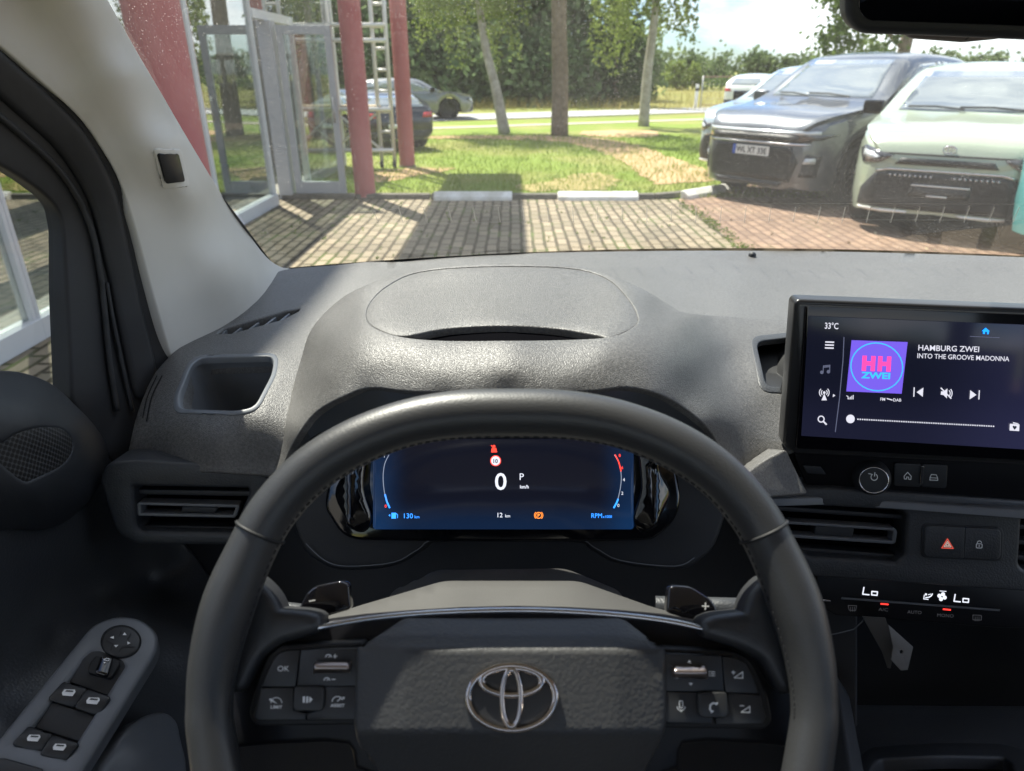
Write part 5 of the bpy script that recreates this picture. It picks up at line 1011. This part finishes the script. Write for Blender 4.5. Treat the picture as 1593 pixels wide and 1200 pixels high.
sl_ = stalk("stalk", [(480, 956, .43, .0078), (425, 950, .425, .0078), (424, 950, .425, .0068), (421, 950, .425, .0068), (420, 950, .425, .0082), (404, 948, .42, .0082)], 'l')

# ================================================================== STEERING WHEEL
t_w = thing("steering_wheel", "black leather steering wheel with silver emblem and thumb buttons", "steering wheel", (0, .283, 1.226))
WT = R(37); W = Pln(aty(796.5, 1075, .283), (0, -math.cos(WT), math.sin(WT)))
outer = [(796, 603), (700, 607), (615, 624), (530, 657), (455, 706), (392, 775), (345, 850), (308, 935), (289, 1020), (284, 1090), (287, 1150), (297, 1205)]
inner = [(796, 690), (715, 692), (640, 704), (570, 732), (510, 770), (462, 822), (428, 872), (402, 940), (376, 1020), (352, 1090), (345, 1150), (350, 1205)]
# hidden bottom of the rim: mirrored round the wheel's centre at the same radius
ctr = W(796.5, 1075); ux = Vector((1, 0, 0)); uy = Vector((0, math.sin(WT), math.cos(WT)))
half = []
for (ox, oy), (ix, iy) in zip(outer, inner):
    a = W(ox, oy); b_ = W(ix, iy); hr = min(.0172, max(.0128, (a - b_).length * .435)); c = a + (b_ - a).normalized() * (hr + (.003 if oy > 800 else .001)) - ctr; half.append((c.dot(ux), c.dot(uy), hr))
half = half[:-1]; bot = [(-.155, -.075, .0135), (-.122, -.125, .014), (-.065, -.152, .015), (0, -.160, .015)]
hl = half + bot[:]
loop = hl + [(-x, y, r) for x, y, r in hl[-2:0:-1]]
lp = cat(loop, 6); 
mbr = MB(); seam = []
P = [ctr + ux * x + uy * y for x, y, r in lp]; rr = [min(.0172, max(.0128, r)) for *_, r in lp]
k = len(P); n_ = 24; v = []
for i in range(k):
    tn = (P[(i + 1) % k] - P[i - 1]).normalized(); a = tn.cross(W.n).normalized()
    for j in range(n_):
        q = 2 * math.pi * j / n_; v.append(P[i] + a * (math.cos(q) * rr[i]) + W.n * (math.sin(q) * min(.0155, rr[i])))
f = [(i * n_ + j, i * n_ + (j + 1) % n_, ((i + 1) % k) * n_ + (j + 1) % n_, ((i + 1) % k) * n_ + j) for i in range(k) for j in range(n_)]
rim = link_mesh("rim", v, f, LEATH, t_w)
bm = bmesh.new(); bm.from_mesh(rim.data); bmesh.ops.recalc_face_normals(bm, faces=bm.faces); bm.to_mesh(rim.data); bm.free()
for sx in (-1, 1):                                        # leather joints at ten and two
    mb = MB()
    bi = min(range(k), key=lambda i: (P[i] - W(796.5 + sx * 388, 832)).length); tn = (P[(bi + 1) % k] - P[bi - 1]).normalized(); a = tn.cross(W.n).normalized()
    mb.tube([P[bi] + a * (math.cos(q) * (rr[bi] + .0003)) + W.n * (math.sin(q) * (min(.0165, rr[bi]) + .0003)) for q in np.linspace(0, 2 * math.pi, 33)[:-1]], .0011, 6, True)
    mb.build("leather_joint", DRK, rim, smooth=True)
mb = MB()                                                  # stitches along the inner edge
for i in range(0, k):
    p0 = P[i]; p1 = P[(i + 1) % k]
    if (p0 - ctr).dot(uy) < -.02: continue
    ns = max(1, int((p1 - p0).length / .005))
    for s_ in range(ns):
        c0 = p0.lerp(p1, (s_ + .2) / ns); c1 = p0.lerp(p1, (s_ + .75) / ns); tn = (p1 - p0).normalized(); a = tn.cross(W.n).normalized()
        if a.dot(ctr - p0) < 0: a = -a
        q = R(10); o_ = a * (math.cos(q) * rr[i] + .0002) + W.n * (math.sin(q) * .0165); mb.bar(c0 + o_, c1 + o_ + W.n * .0003, .0006, .0006)
st = mb.build("stitching", mat("thread", (.03, .03, .032), .8), rim)
# spokes
def Wz(off): return lambda x, y, o=0: W(x, y, off + o)
piece("spoke_plate", cat([(372, 1000), (430, 992), (560, 970), (800, 957), (1040, 970), (1150, 998), (1218, 1010), (1236, 1090), (1236, 1150), (1190, 1150), (1060, 1150), (1010, 1205), (600, 1205), (545, 1150), (420, 1150), (352, 1150), (360, 1080)], 3), Wz(-.030), t_w, GLOSS2, (), None, .004, .012)
DSP = tps([(392, 930, .318), (470, 965, .32), (430, 985, .31), (380, 1010, .295), (360, 1060, .29), (420, 960, .318)], 2)
piece("spoke_leather", rnd([(380, 905), (410, 935), (422, 964), (472, 968), (486, 972), (430, 988), (396, 1012), (366, 1070), (345, 1000)], [20, 14, 10, 8, 4, 8, 16, 10, 10]), Wz(-.013), t_w, LEATH, (), 12, .006, .016)
piece("spoke_leather", rnd([(1208, 905), (1180, 935), (1170, 968), (1118, 974), (1104, 980), (1155, 996), (1196, 1016), (1228, 1072), (1250, 1000)], [20, 14, 10, 8, 4, 8, 16, 10, 10]), Wz(-.013), t_w, LEATH, (), 12, .006, .016)
# trim strip over the hub
up_ = cat([(428, 991), (500, 974), (580, 959), (680, 949), (800, 945), (900, 948), (1000, 957), (1080, 972), (1150, 996)], 5, False); lo_ = cat([(430, 994.5), (500, 979), (580, 966), (680, 958), (800, 955), (900, 958), (1000, 966), (1080, 979), (1148, 1000)], 5, False)
mbt = MB(); mbt.tube([W(x, y, -.017) for x, y in cat([(430, 992.5), (500, 976), (580, 962), (680, 953), (800, 949.5), (900, 952.5), (1000, 961), (1080, 975), (1148, 998)], 6, False)], [.0012] * 6 + [.0018] * 37 + [.0012] * 6, 12, flat=1.0)
mbt.build("trim_strip", mat("bright_trim", (.62, .64, .68), .16, 1.0), t_w, smooth=True, sharp=60)
# airbag cover
def bulge(x, y):
    o = -.006
    if y < 1010: o -= .024 * (1010 - y) / 48
    if y > 1140: o -= .016 * (y - 1140) / 55
    dx = abs(x - 796) - 165
    if dx > 0: o -= .004 * dx / 70
    return o
AB = lambda x, y, o=0: W(x, y, bulge(x, y) + o)
piece("airbag_cover", rnd([(634, 961), (800, 957), (964, 961), (1029, 1012), (1031, 1120), (1024, 1150), (990, 1215), (605, 1215), (563, 1160), (557, 1120), (561, 1010)], [10, 60, 10, 8, 10, 10, 10, 10, 12, 12, 8]), AB, t_w, AIRB, (), 9, .004, .022)
# emblem: three crossing ovals
em = [x for x in ()]
EC = (796, 1086); e_d = piece("emblem_disc", ell(EC[0], EC[1], 73, 54, 48), lambda x, y, o=0: AB(x, y, .0004), t_w, mat("emblem_dark", (.03, .03, .031), .3), (), 14, .0005, .002)
def oval(mb, cx, cy, rx, ry, w0, m=0, wy=None, n=48, hgt=.0022):
    Pp = [(cx + rx * math.cos(a), cy + ry * math.sin(a)) for a in np.linspace(0, 2 * math.pi, n + 1)[:-1]]
    v = []; sec = [(-1, 0), (-.75, .8), (0, 1), (.75, .8), (1, 0)]; wy = wy or w0
    for a in np.linspace(0, 2 * math.pi, n + 1)[:-1]:
        for s_, h in sec: v.append(AB(cx + (rx + s_ * w0 / 2) * math.cos(a), cy + (ry + s_ * wy / 2) * math.sin(a), .0008 + hgt * h))
    kk = len(sec); f = [(i * kk + j, i * kk + j + 1, ((i + 1) % n) * kk + j + 1, ((i + 1) % n) * kk + j) for i in range(n) for j in range(kk - 1)]; mb.add(v, f, m)
mb = MB(); oval(mb, EC[0], EC[1], 68, 50.5, 12, wy=9.5); oval(mb, EC[0] - .5, 1086.5, 14.5, 44.5, 9.5, wy=11, hgt=.0028); oval(mb, EC[0], 1061, 47, 21, 13, wy=10.5, hgt=.0024); mb.build("emblem", mat("brushed_emblem", (.58, .53, .51), .2, 1.0), t_w, smooth=True, sharp=60, fixn=False)
# thumb buttons
c8 = lambda l: [(380 + x / 7.5, 980 + y / 7.5) for x, y in l]; c6 = lambda l: [(1000 + x / 7.24, 980 + y / 7.24) for x, y in l]
PO = -.012; WP = Wz(PO); WPM = Wz(PO + .0009)
BTN = mat("button_plastic", (.020, .021, .023), .42)
def wbtn(o_, off=0.0, m=None): return piece("thumb_button", o_, lambda x, y, o=0: W(x, y, PO + off), t_w, m or BTN, (), None, .0009, .006)
def mark(g, par, off=0.0): g.build("button_mark", lambda x, y, o=0: W(x, y, PO + off + .0006), PRN, par)
piece("button_pod", rnd([(436, 1008), (562, 1003), (560, 1124), (400, 1126), (390, 1112), (402, 1066), (418, 1024)], [10, 2, 4, 8, 8, 4, 8]), Wz(-.016), t_w, DRK, (), None, .0015, .012)
piece("button_pod", rnd([(1026, 1012), (1124, 1017), (1152, 1021), (1168, 1032), (1190, 1080), (1198, 1120), (1188, 1131), (1034, 1129), (1028, 1118)], [3, 3, 8, 8, 4, 6, 6, 6, 4]), Wz(-.016), t_w, DRK, (), None, .0015, .012)
b1 = wbtn(c8([(632, 248), (490, 258), (400, 292), (338, 372), (208, 655), (588, 655)])); g = Gfx(); g.text("OK", 431.5, 1044.5, 8.5, 0, (1, 0), (.08, -1), width=18); mark(g, b1)
b1 = wbtn(c8([(668, 248), (1352, 228), (1320, 645), (622, 655)])); g = Gfx()
for y_, s_ in ((1020, 1), (1056, -1)): x_ = 511 if s_ > 0 else 508.5; g.ring(x_, y_ + 3, 4.4, 1.4, a0=180, a1=360); g.line([(x_, y_ + 3), (x_ + 2.4, y_ + .4)], 1); g.line([(x_ + 7.5, y_ + 1.2), (x_ + 13, y_ + 1)], 1.3); (g.line([(x_ + 10.2, y_ - 1.8), (x_ + 10, y_ + 4.2)], 1.3) if s_ > 0 else None)
mark(g, b1)
b1 = wbtn(c8([(205, 692), (562, 692), (562, 945), (715, 990), (710, 1042), (155, 1045), (120, 1010)])); g = Gfx(); g.ring(430, 1094, 8.5, 1.1, a0=180, a1=360); g.poly([(418, 1089), (421.5, 1086.5), (431.5, 1095.5)]); g.text("LIMIT", 421, 1102.5, 4.8, 0, (1, 0), (.05, -1), width=18, bold=.02); mark(g, b1)
b1 = wbtn(c8([(932, 682), (1315, 675), (1312, 1012), (1285, 1038), (735, 1042), (735, 992), (905, 945)])); g = Gfx(); g.ring(525, 1092, 8.2, 1.2, a0=180, a1=340); g.line([(525, 1091), (530, 1086.5)], 1.3); g.line([(533, 1084.5), (536, 1087.5)], 1); g.line([(536, 1084.5), (533, 1087.5)], 1); g.text("ASSIST", 514, 1100, 4.6, 0, (1, 0), (.05, -1), width=22, bold=.02); mark(g, b1)
b1 = wbtn(rnd(c8([(598, 680), (912, 680), (908, 900), (880, 935), (605, 935), (580, 905)]), 3), .0022); g = Gfx(); g.poly(c8([(684, 780), (710, 778), (706, 852), (682, 852)])); g.poly(c8([(724, 780), (748, 778), (744, 852), (722, 852)])); g.poly(c8([(762, 778), (798, 812), (758, 854)])); mark(g, b1, .0022)
RO = mat("roller_metal", (.42, .36, .34), .28, 1.0)
piece("roller", rnd([(491, 1030.5), (539.5, 1030.5), (538.5, 1047), (491, 1047)], 2), lambda x, y, o=0: W(x, y, PO + .004 + .0035 * max(0, 1 - ((y - 1039) / 9) ** 2)), t_w, RO, (), 4, .0012, .006)
b1 = wbtn(c6([(222, 280), (880, 308), (908, 690), (240, 680)])); g = Gfx(); g.poly(c6([(525, 340), (545, 372), (503, 370)])); g.poly(c6([(540, 630), (518, 598), (564, 600)]))
for k_ in range(3): g.line(c6([(745, 472 + 22 * k_), (755, 472 + 22 * k_)]), 1.1); g.line(c6([(768, 472 + 22 * k_), (812, 474 + 22 * k_)]), 1.1)
mark(g, b1)
b1 = wbtn(c6([(910, 312), (1060, 335), (1165, 390), (1245, 560), (1298, 708), (938, 694)])); g = Gfx(); g.line(c6([(1030, 540), (1125, 545), (1125, 475), (1030, 540)]), 1.3); g.line(c6([(1000, 480), (1040, 482)]), 1.2); g.line(c6([(1020, 462), (1020, 500)]), 1.2); mark(g, b1)
b1 = wbtn(c6([(240, 712), (622, 722), (630, 945), (778, 1008), (778, 1052), (280, 1036), (248, 1005)])); g = Gfx(); g.line(rnd(c6([(412, 800), (450, 800), (450, 880), (412, 880)]), 2.5) + c6([(412, 810)]), 1.2); g.ring(1059.6, 1099.5, 6.0, 1.2, a0=0, a1=180); g.line([(1059.6, 1105), (1059.6, 1108)], 1.2); mark(g, b1)
b1 = wbtn(c6([(962, 726), (1322, 750), (1374, 980), (1350, 1052), (832, 1055), (832, 1008), (962, 962)])); g = Gfx(); g.line(c6([(1108, 928), (1205, 932), (1205, 864), (1108, 928)]), 1.3); g.line(c6([(1095, 855), (1140, 857)]), 1.2); mark(g, b1)
b1 = wbtn(rnd(c6([(642, 722), (936, 722), (954, 940), (928, 978), (672, 974), (640, 940)]), 3), .0022); g = Gfx(); g.line(c6([(780, 925), (756, 895), (760, 850), (790, 825), (832, 832)]), 2.6); g.line(c6([(772, 930), (790, 915)]), 2.4); g.line(c6([(825, 845), (840, 822)]), 2.2); mark(g, b1, .0022)
piece("roller", rnd([(1051, 1037), (1097, 1039.5), (1097.5, 1056), (1052, 1054)], 2), lambda x, y, o=0: W(x, y, PO + .004 + .0035 * max(0, 1 - ((y - 1046.5) / 9) ** 2)), t_w, RO, (), 4, .0012, .006)
# shift paddles
for o_, txt in ((rnd([(462, 962), (480, 925), (492, 916), (530, 908), (538, 912), (541, 945), (480, 962)], [3, 6, 5, 6, 3, 3, 3]), '-'), (rnd([(1041, 950), (1044, 918), (1050, 915), (1074, 917), (1104, 936), (1119, 963), (1100, 968)], [3, 4, 4, 8, 8, 3, 3]), '+')):
    pd = piece("shift_paddle", o_, Wz(-.045), t_w, GLOSS, (), None, .0018, .006); g = Gfx()
    if txt == '-': g.line([(481, 935.5), (490, 934)], 1.8)
    else: g.line([(1092.5, 943), (1102.5, 943.5)], 1.8); g.line([(1097.7, 938), (1097.2, 948.5)], 1.8)
    g.build("shift_mark", Wz(-.0445), PRNW, pd)

# ================================================================== DRIVER'S DOOR
t_dr = thing("driver_door", "black driver's door panel with window switches and corner speaker", "car door", (-.42, .4, .9))
fc = []
for x, y, X in [(0, 70, -.412), (70, 130, -.406), (135, 194, -.400), (188, 280, -.396), (236, 440, -.393), (266, 550, -.388), (0, 160, -.428), (90, 230, -.424), (150, 330, -.420), (185, 450, -.416), (215, 600, -.408), (0, 245, -.440), (60, 285, -.440), (100, 335, -.438), (112, 450, -.436), (120, 620, -.432), (160, 680, -.424), (210, 690, -.404), (-80, 0, -.42), (-80, 190, -.445)]: fc.append((x, y, YX(x, y, X)))
DF = tps(fc, .4)
piece("window_frame", cat([(-80, -10), (0, 66), (72, 130), (136, 193), (188, 279), (213, 350), (237, 440), (268, 548)], 4, False) + [(262, 590), (235, 640), (215, 700), (180, 715), (150, 680)] + cat([(118, 622), (113, 520), (106, 400), (101, 345), (88, 315), (55, 285), (0, 250), (-80, 205)], 4, False), DF, t_dr, RUB, (), 13, .004, .02)
piece("door_seal", cat([(-80, 20), (0, 92), (66, 152), (124, 214), (168, 292), (190, 370), (212, 470), (238, 578), (222, 612), (196, 500), (172, 390), (148, 308), (104, 236), (46, 178), (-10, 128), (-80, 70)], 4), lambda x, y, o=0: DF(x, y, .008), t_dr, RUB, (), 13, .007, .008)
mb = MB(); mb.tube([DF(x, y, .004) for x, y in cat([(166, 440), (176, 500), (190, 570), (206, 640)], 5, False)], .0022, 8); mb.tube([DF(x, y, .004) for x, y in cat([(-40, 150), (40, 215), (100, 275), (140, 350), (158, 440), (170, 560), (182, 640)], 5, False)], .003, 8); mb.build("seal_lip", RUB, t_dr, smooth=True)
wp = [atx(x, y, -.455) for x, y in [(-200, 60), (0, 235), (110, 320), (125, 640), (60, 700), (-200, 700)]]
link_mesh("side_glass", wp, [(0, 1, 2, 3, 4, 5)], glass("side_glass", (.88, .92, .90), .4), t_dr, smooth=False)
pc_ = []
for x, y, X in [(0, 576, -.432), (60, 590, -.430), (110, 622, -.428), (160, 690, -.42), (0, 620, -.41), (60, 640, -.405), (110, 670, -.405), (0, 700, -.402), (60, 710, -.398), (110, 700, -.402), (140, 720, -.408), (0, 770, -.405), (60, 780, -.40), (120, 770, -.406), (0, 818, -.42), (70, 822, -.418), (110, 805, -.416), (-60, 600, -.42), (-60, 800, -.42)]: pc_.append((x, y, YX(x, y, X)))
DP = tps(pc_, .6); spk = rnd([(-30, 690), (0, 688), (26, 668), (62, 659), (98, 662), (115, 680), (116, 704), (100, 728), (38, 759), (16, 742), (-30, 700)], 16)
piece("corner_pod", cat([(-60, 580), (0, 579), (40, 583), (82, 600), (116, 630), (146, 662), (164, 692), (168, 716), (150, 762), (112, 804), (72, 822), (20, 821), (-60, 815)], 4), DP, t_dr, BLK, [spk], 11, .004, .02)
SPK = mat("speaker_mesh", (.02, .02, .022), .5); n, l, b_ = nodes(SPK); ge = n.new("ShaderNodeNewGeometry"); vo_ = n.new("ShaderNodeTexVoronoi"); vo_.inputs['Scale'].default_value = 250; vo_.inputs['Randomness'].default_value = 0.0; mpn = n.new("ShaderNodeMapping"); mpn.inputs['Scale'].default_value = (0.01, 1, 1); mpn.inputs['Rotation'].default_value = (R(45), 0, 0); l.new(ge.outputs['Position'], mpn.inputs[0]); l.new(mpn.outputs[0], vo_.inputs['Vector'])
rp = n.new("ShaderNodeValToRGB"); rp.color_ramp.elements[0].position = .40; rp.color_ramp.elements[1].position = .50; rp.color_ramp.elements[0].color = (.002, .002, .002, 1); rp.color_ramp.elements[1].color = (.05, .05, .053, 1); l.new(vo_.outputs['Distance'], rp.inputs[0]); l.new(rp.outputs[0], b_.inputs['Base Color'])
bpn = n.new("ShaderNodeBump"); bpn.inputs['Distance'].default_value = .001; l.new(rp.outputs[0], bpn.inputs['Height']); l.new(bpn.outputs[0], b_.inputs['Normal'])
piece("speaker_grille", spk, lambda x, y, o=0: DP(x, y, -.0015), t_dr, SPK, (), 11, .001, .003)
dc = []
for x, y, X in [(0, 830, -.425), (120, 810, -.425), (180, 760, -.42), (260, 850, -.40), (-60, 900, -.43), (60, 900, -.432), (150, 880, -.428), (240, 920, -.41), (0, 1000, -.432), (80, 960, -.432), (150, 930, -.43), (0, 1085, -.422), (90, 1000, -.424), (170, 935, -.42), (-60, 1140, -.422), (0, 1130, -.405), (110, 1020, -.405), (190, 950, -.40), (250, 960, -.375), (300, 980, -.345), (0, 1200, -.40), (60, 1200, -.385), (130, 1200, -.36), (250, 1040, -.355), (200, 1120, -.352), (300, 1100, -.325), (260, 1200, -.325), (320, 1200, -.315), (-60, 1240, -.405)]: dc.append((x, y, YX(x, y, X)))
DD = tps(dc, .8)
piece("door_card", [(-80, 812), (20, 818), (72, 819), (112, 800), (150, 760), (172, 715), (230, 790), (300, 870), (345, 930), (345, 1250), (-80, 1250)], DD, t_dr, DOORM, (), 13, .004, .02)
AP = Pln(aty(120, 1090, YX(120, 1090, -.385) - .026), (.25, -.30, 1)); c5 = lambda l: [(x / 4.617, 940 + y / 4.617) for x, y in l]; APo = lambda off: (lambda x, y, o=0: AP(x, y, off + o))
swp = piece("switch_panel", rnd(c5([(-60, 1075), (690, 155), (850, 105), (1000, 130), (1095, 215), (1100, 310), (1050, 400), (510, 1260), (-60, 1260)]), [4, 16, 16, 14, 10, 10, 10, 3, 3]), AP, t_dr, GREY, [rnd(c5([(585, 375), (650, 320), (730, 312), (905, 390), (935, 440), (500, 1130), (470, 1150), (80, 1010)]), [6, 6, 6, 6, 6, 4, 4, 4])], None, .004, .014)
piece("switch_well", c5([(560, 340), (760, 290), (950, 400), (480, 1180), (40, 1030)]), APo(-.010), swp, BLK, (), None, .001, .003)
piece("panel_slope", rnd(c5([(585, 378), (650, 322), (728, 314), (905, 392), (932, 440), (790, 655), (485, 545)]), [6, 6, 6, 6, 6, 2, 2]), lambda x, y, o=0: AP(x, y, -.001 - .006 * max(0, min(1, (y - 1030) / 45))), swp, BLK, (), 8, .001, .003)
piece("panel_slope", rnd(c5([(325, 690), (690, 815), (590, 985), (215, 868)]), 3), lambda x, y, o=0: AP(x, y, -.003 - .004 * max(0, min(1, (y - 1095) / 45))), swp, BLK, (), 8, .001, .003)
for q in ([(458, 562), (608, 612), (530, 738), (355, 680)], [(625, 617), (778, 672), (700, 798), (547, 738)], [(205, 884), (358, 940), (283, 1066), (100, 1004)], [(376, 948), (548, 1006), (465, 1126), (298, 1074)]):
    o_ = rnd(c5(q), 3); cy_ = sum(p[1] for p in o_) / len(o_); bt = piece("window_switch", o_, lambda x, y, o=0, cy_=cy_: AP(x, y, .0035 - .004 * ((y - cy_ + 6) / 22) ** 2 + o), swp, BTN, (), 7, .0015, .008)
    cx5 = sum(p[0] for p in q) / 4 + 5; cy5 = sum(p[1] for p in q) / 4 - 10; g = Gfx(); g.poly(c5([(cx5 - 48, cy5 - 2), (cx5 - 30, cy5 - 26), (cx5 + 45, cy5 - 24), (cx5 + 50, cy5 - 8), (cx5 + 28, cy5 + 24), (cx5 - 45, cy5 + 18)]), 0); g.poly(c5([(cx5 - 26, cy5 - 8), (cx5 - 14, cy5 - 18), (cx5 + 36, cy5 - 15), (cx5 + 32, cy5 - 5)]), 1)
    ob = g.build("window_mark", lambda x, y, o=0, cy_=cy_: AP(x, y, .0043 - .004 * ((y - cy_ + 6) / 22) ** 2), [PRNW, BTN], bt)
    for p in ob.data.polygons:
        if p.material_index == 1:
            for vi in p.vertices: ob.data.vertices[vi].co += AP.n * .0003
kb2 = piece("mirror_knob", ell(188, 997.5, 27, 21.5), APo(.003), swp, BTN, (), None, .002, .006); piece("knob_ring", ell(188, 997.5, 30, 24), APo(.0012), swp, DRK, (), None, .001, .003)
g = Gfx(); [g.line(c5(s_), 1.3, 1) for s_ in ([(872, 190), (855, 232)], [(940, 210), (915, 250)], [(765, 262), (812, 285)], [(965, 305), (880, 305), (855, 340)], [(812, 285), (795, 330)])]
for q in ([(895, 203), (910, 223), (880, 223)], [(790, 240), (818, 228), (818, 250)], [(938, 280), (915, 268), (915, 292)], [(833, 312), (818, 294), (850, 294)]): g.poly(c5(q), 0)
g.build("knob_mark", APo(.0034), [PRNW, DRK], kb2)
ms = piece("mirror_selector", rnd(c5([(690, 380), (835, 400), (850, 430), (790, 520), (640, 480), (645, 440)]), 3), APo(.002), swp, DRK, (), None, .0012, .003); piece("selector_lever", rnd(c5([(728, 380), (798, 392), (765, 505), (690, 485)]), 3), APo(.006), swp, GLOSS, (), None, .001, .004)
g = Gfx(); g.line(c5([(745, 400), (765, 388), (785, 392), (780, 408), (745, 402)]), 1); g.poly(c5([(742, 414), (762, 416), (750, 428)])); g.build("selector_mark", APo(.0066), PRNW, ms)
piece("lock_switch", rnd(c5([(-60, 1120), (30, 1118), (300, 1195), (260, 1260), (-60, 1260)]), 4), APo(.003), swp, BTN, (), None, .0015, .005)
piece("grab_handle", cat([(165, 1215), (180, 1172), (210, 1132), (245, 1115), (268, 1120), (278, 1146), (280, 1215)], 4), tps([(165, 1210, YX(165, 1210, -.335)), (280, 1210, YX(280, 1210, -.305)), (245, 1115, YX(245, 1115, -.325)), (270, 1130, YX(270, 1130, -.318)), (235, 1165, YX(235, 1165, -.318))], 2), t_dr, GREY, (), 10, .004, .02)

# ---------------- small things: sensor on the cowl, weeds along the paving joint
mb = MB(); q_ = D1(1170, 399, .0); mb.lathe(q_, (0, 0, 1), [(-.002, .007), (.004, .0065), (.007, .004), (.008, 0)], 16); mb.build("sun_sensor", BLK, t_d, smooth=True)
wx = []
for i in range(70):
    yy = rng.uniform(6.2, 9.1); c_ = np.array([2.2 + rng.normal(0, .03), yy, .015]); n_ = rng.integers(4, 16); wx.append(c_ + rng.normal(0, 1, (n_, 3)) * np.array([.03, .04, .012]))
for i in range(60):
    c_ = np.array([rng.uniform(-2.6, 2.1), rng.uniform(5.6, 9.1), .012]); n_ = rng.integers(2, 8); wx.append(c_ + rng.normal(0, 1, (n_, 3)) * np.array([.012, .04, .006]))
v, f = leaves(np.concatenate(wx), .016); props(link_mesh("weeds", v, f, leafmat("weed_leaf", (.07, .12, .02), (.16, .22, .05)), smooth=False), kind='stuff')
lt = []
for i in range(26):
    lt.append((rng.uniform(2.3, 4.2), rng.uniform(6.3, 8.6), .012))
v, f = leaves(np.array(lt), .022, .0); props(link_mesh("litter_leaves", v, f, mat("dry_leaf", (.45, .36, .22), .8), smooth=False), kind='stuff')
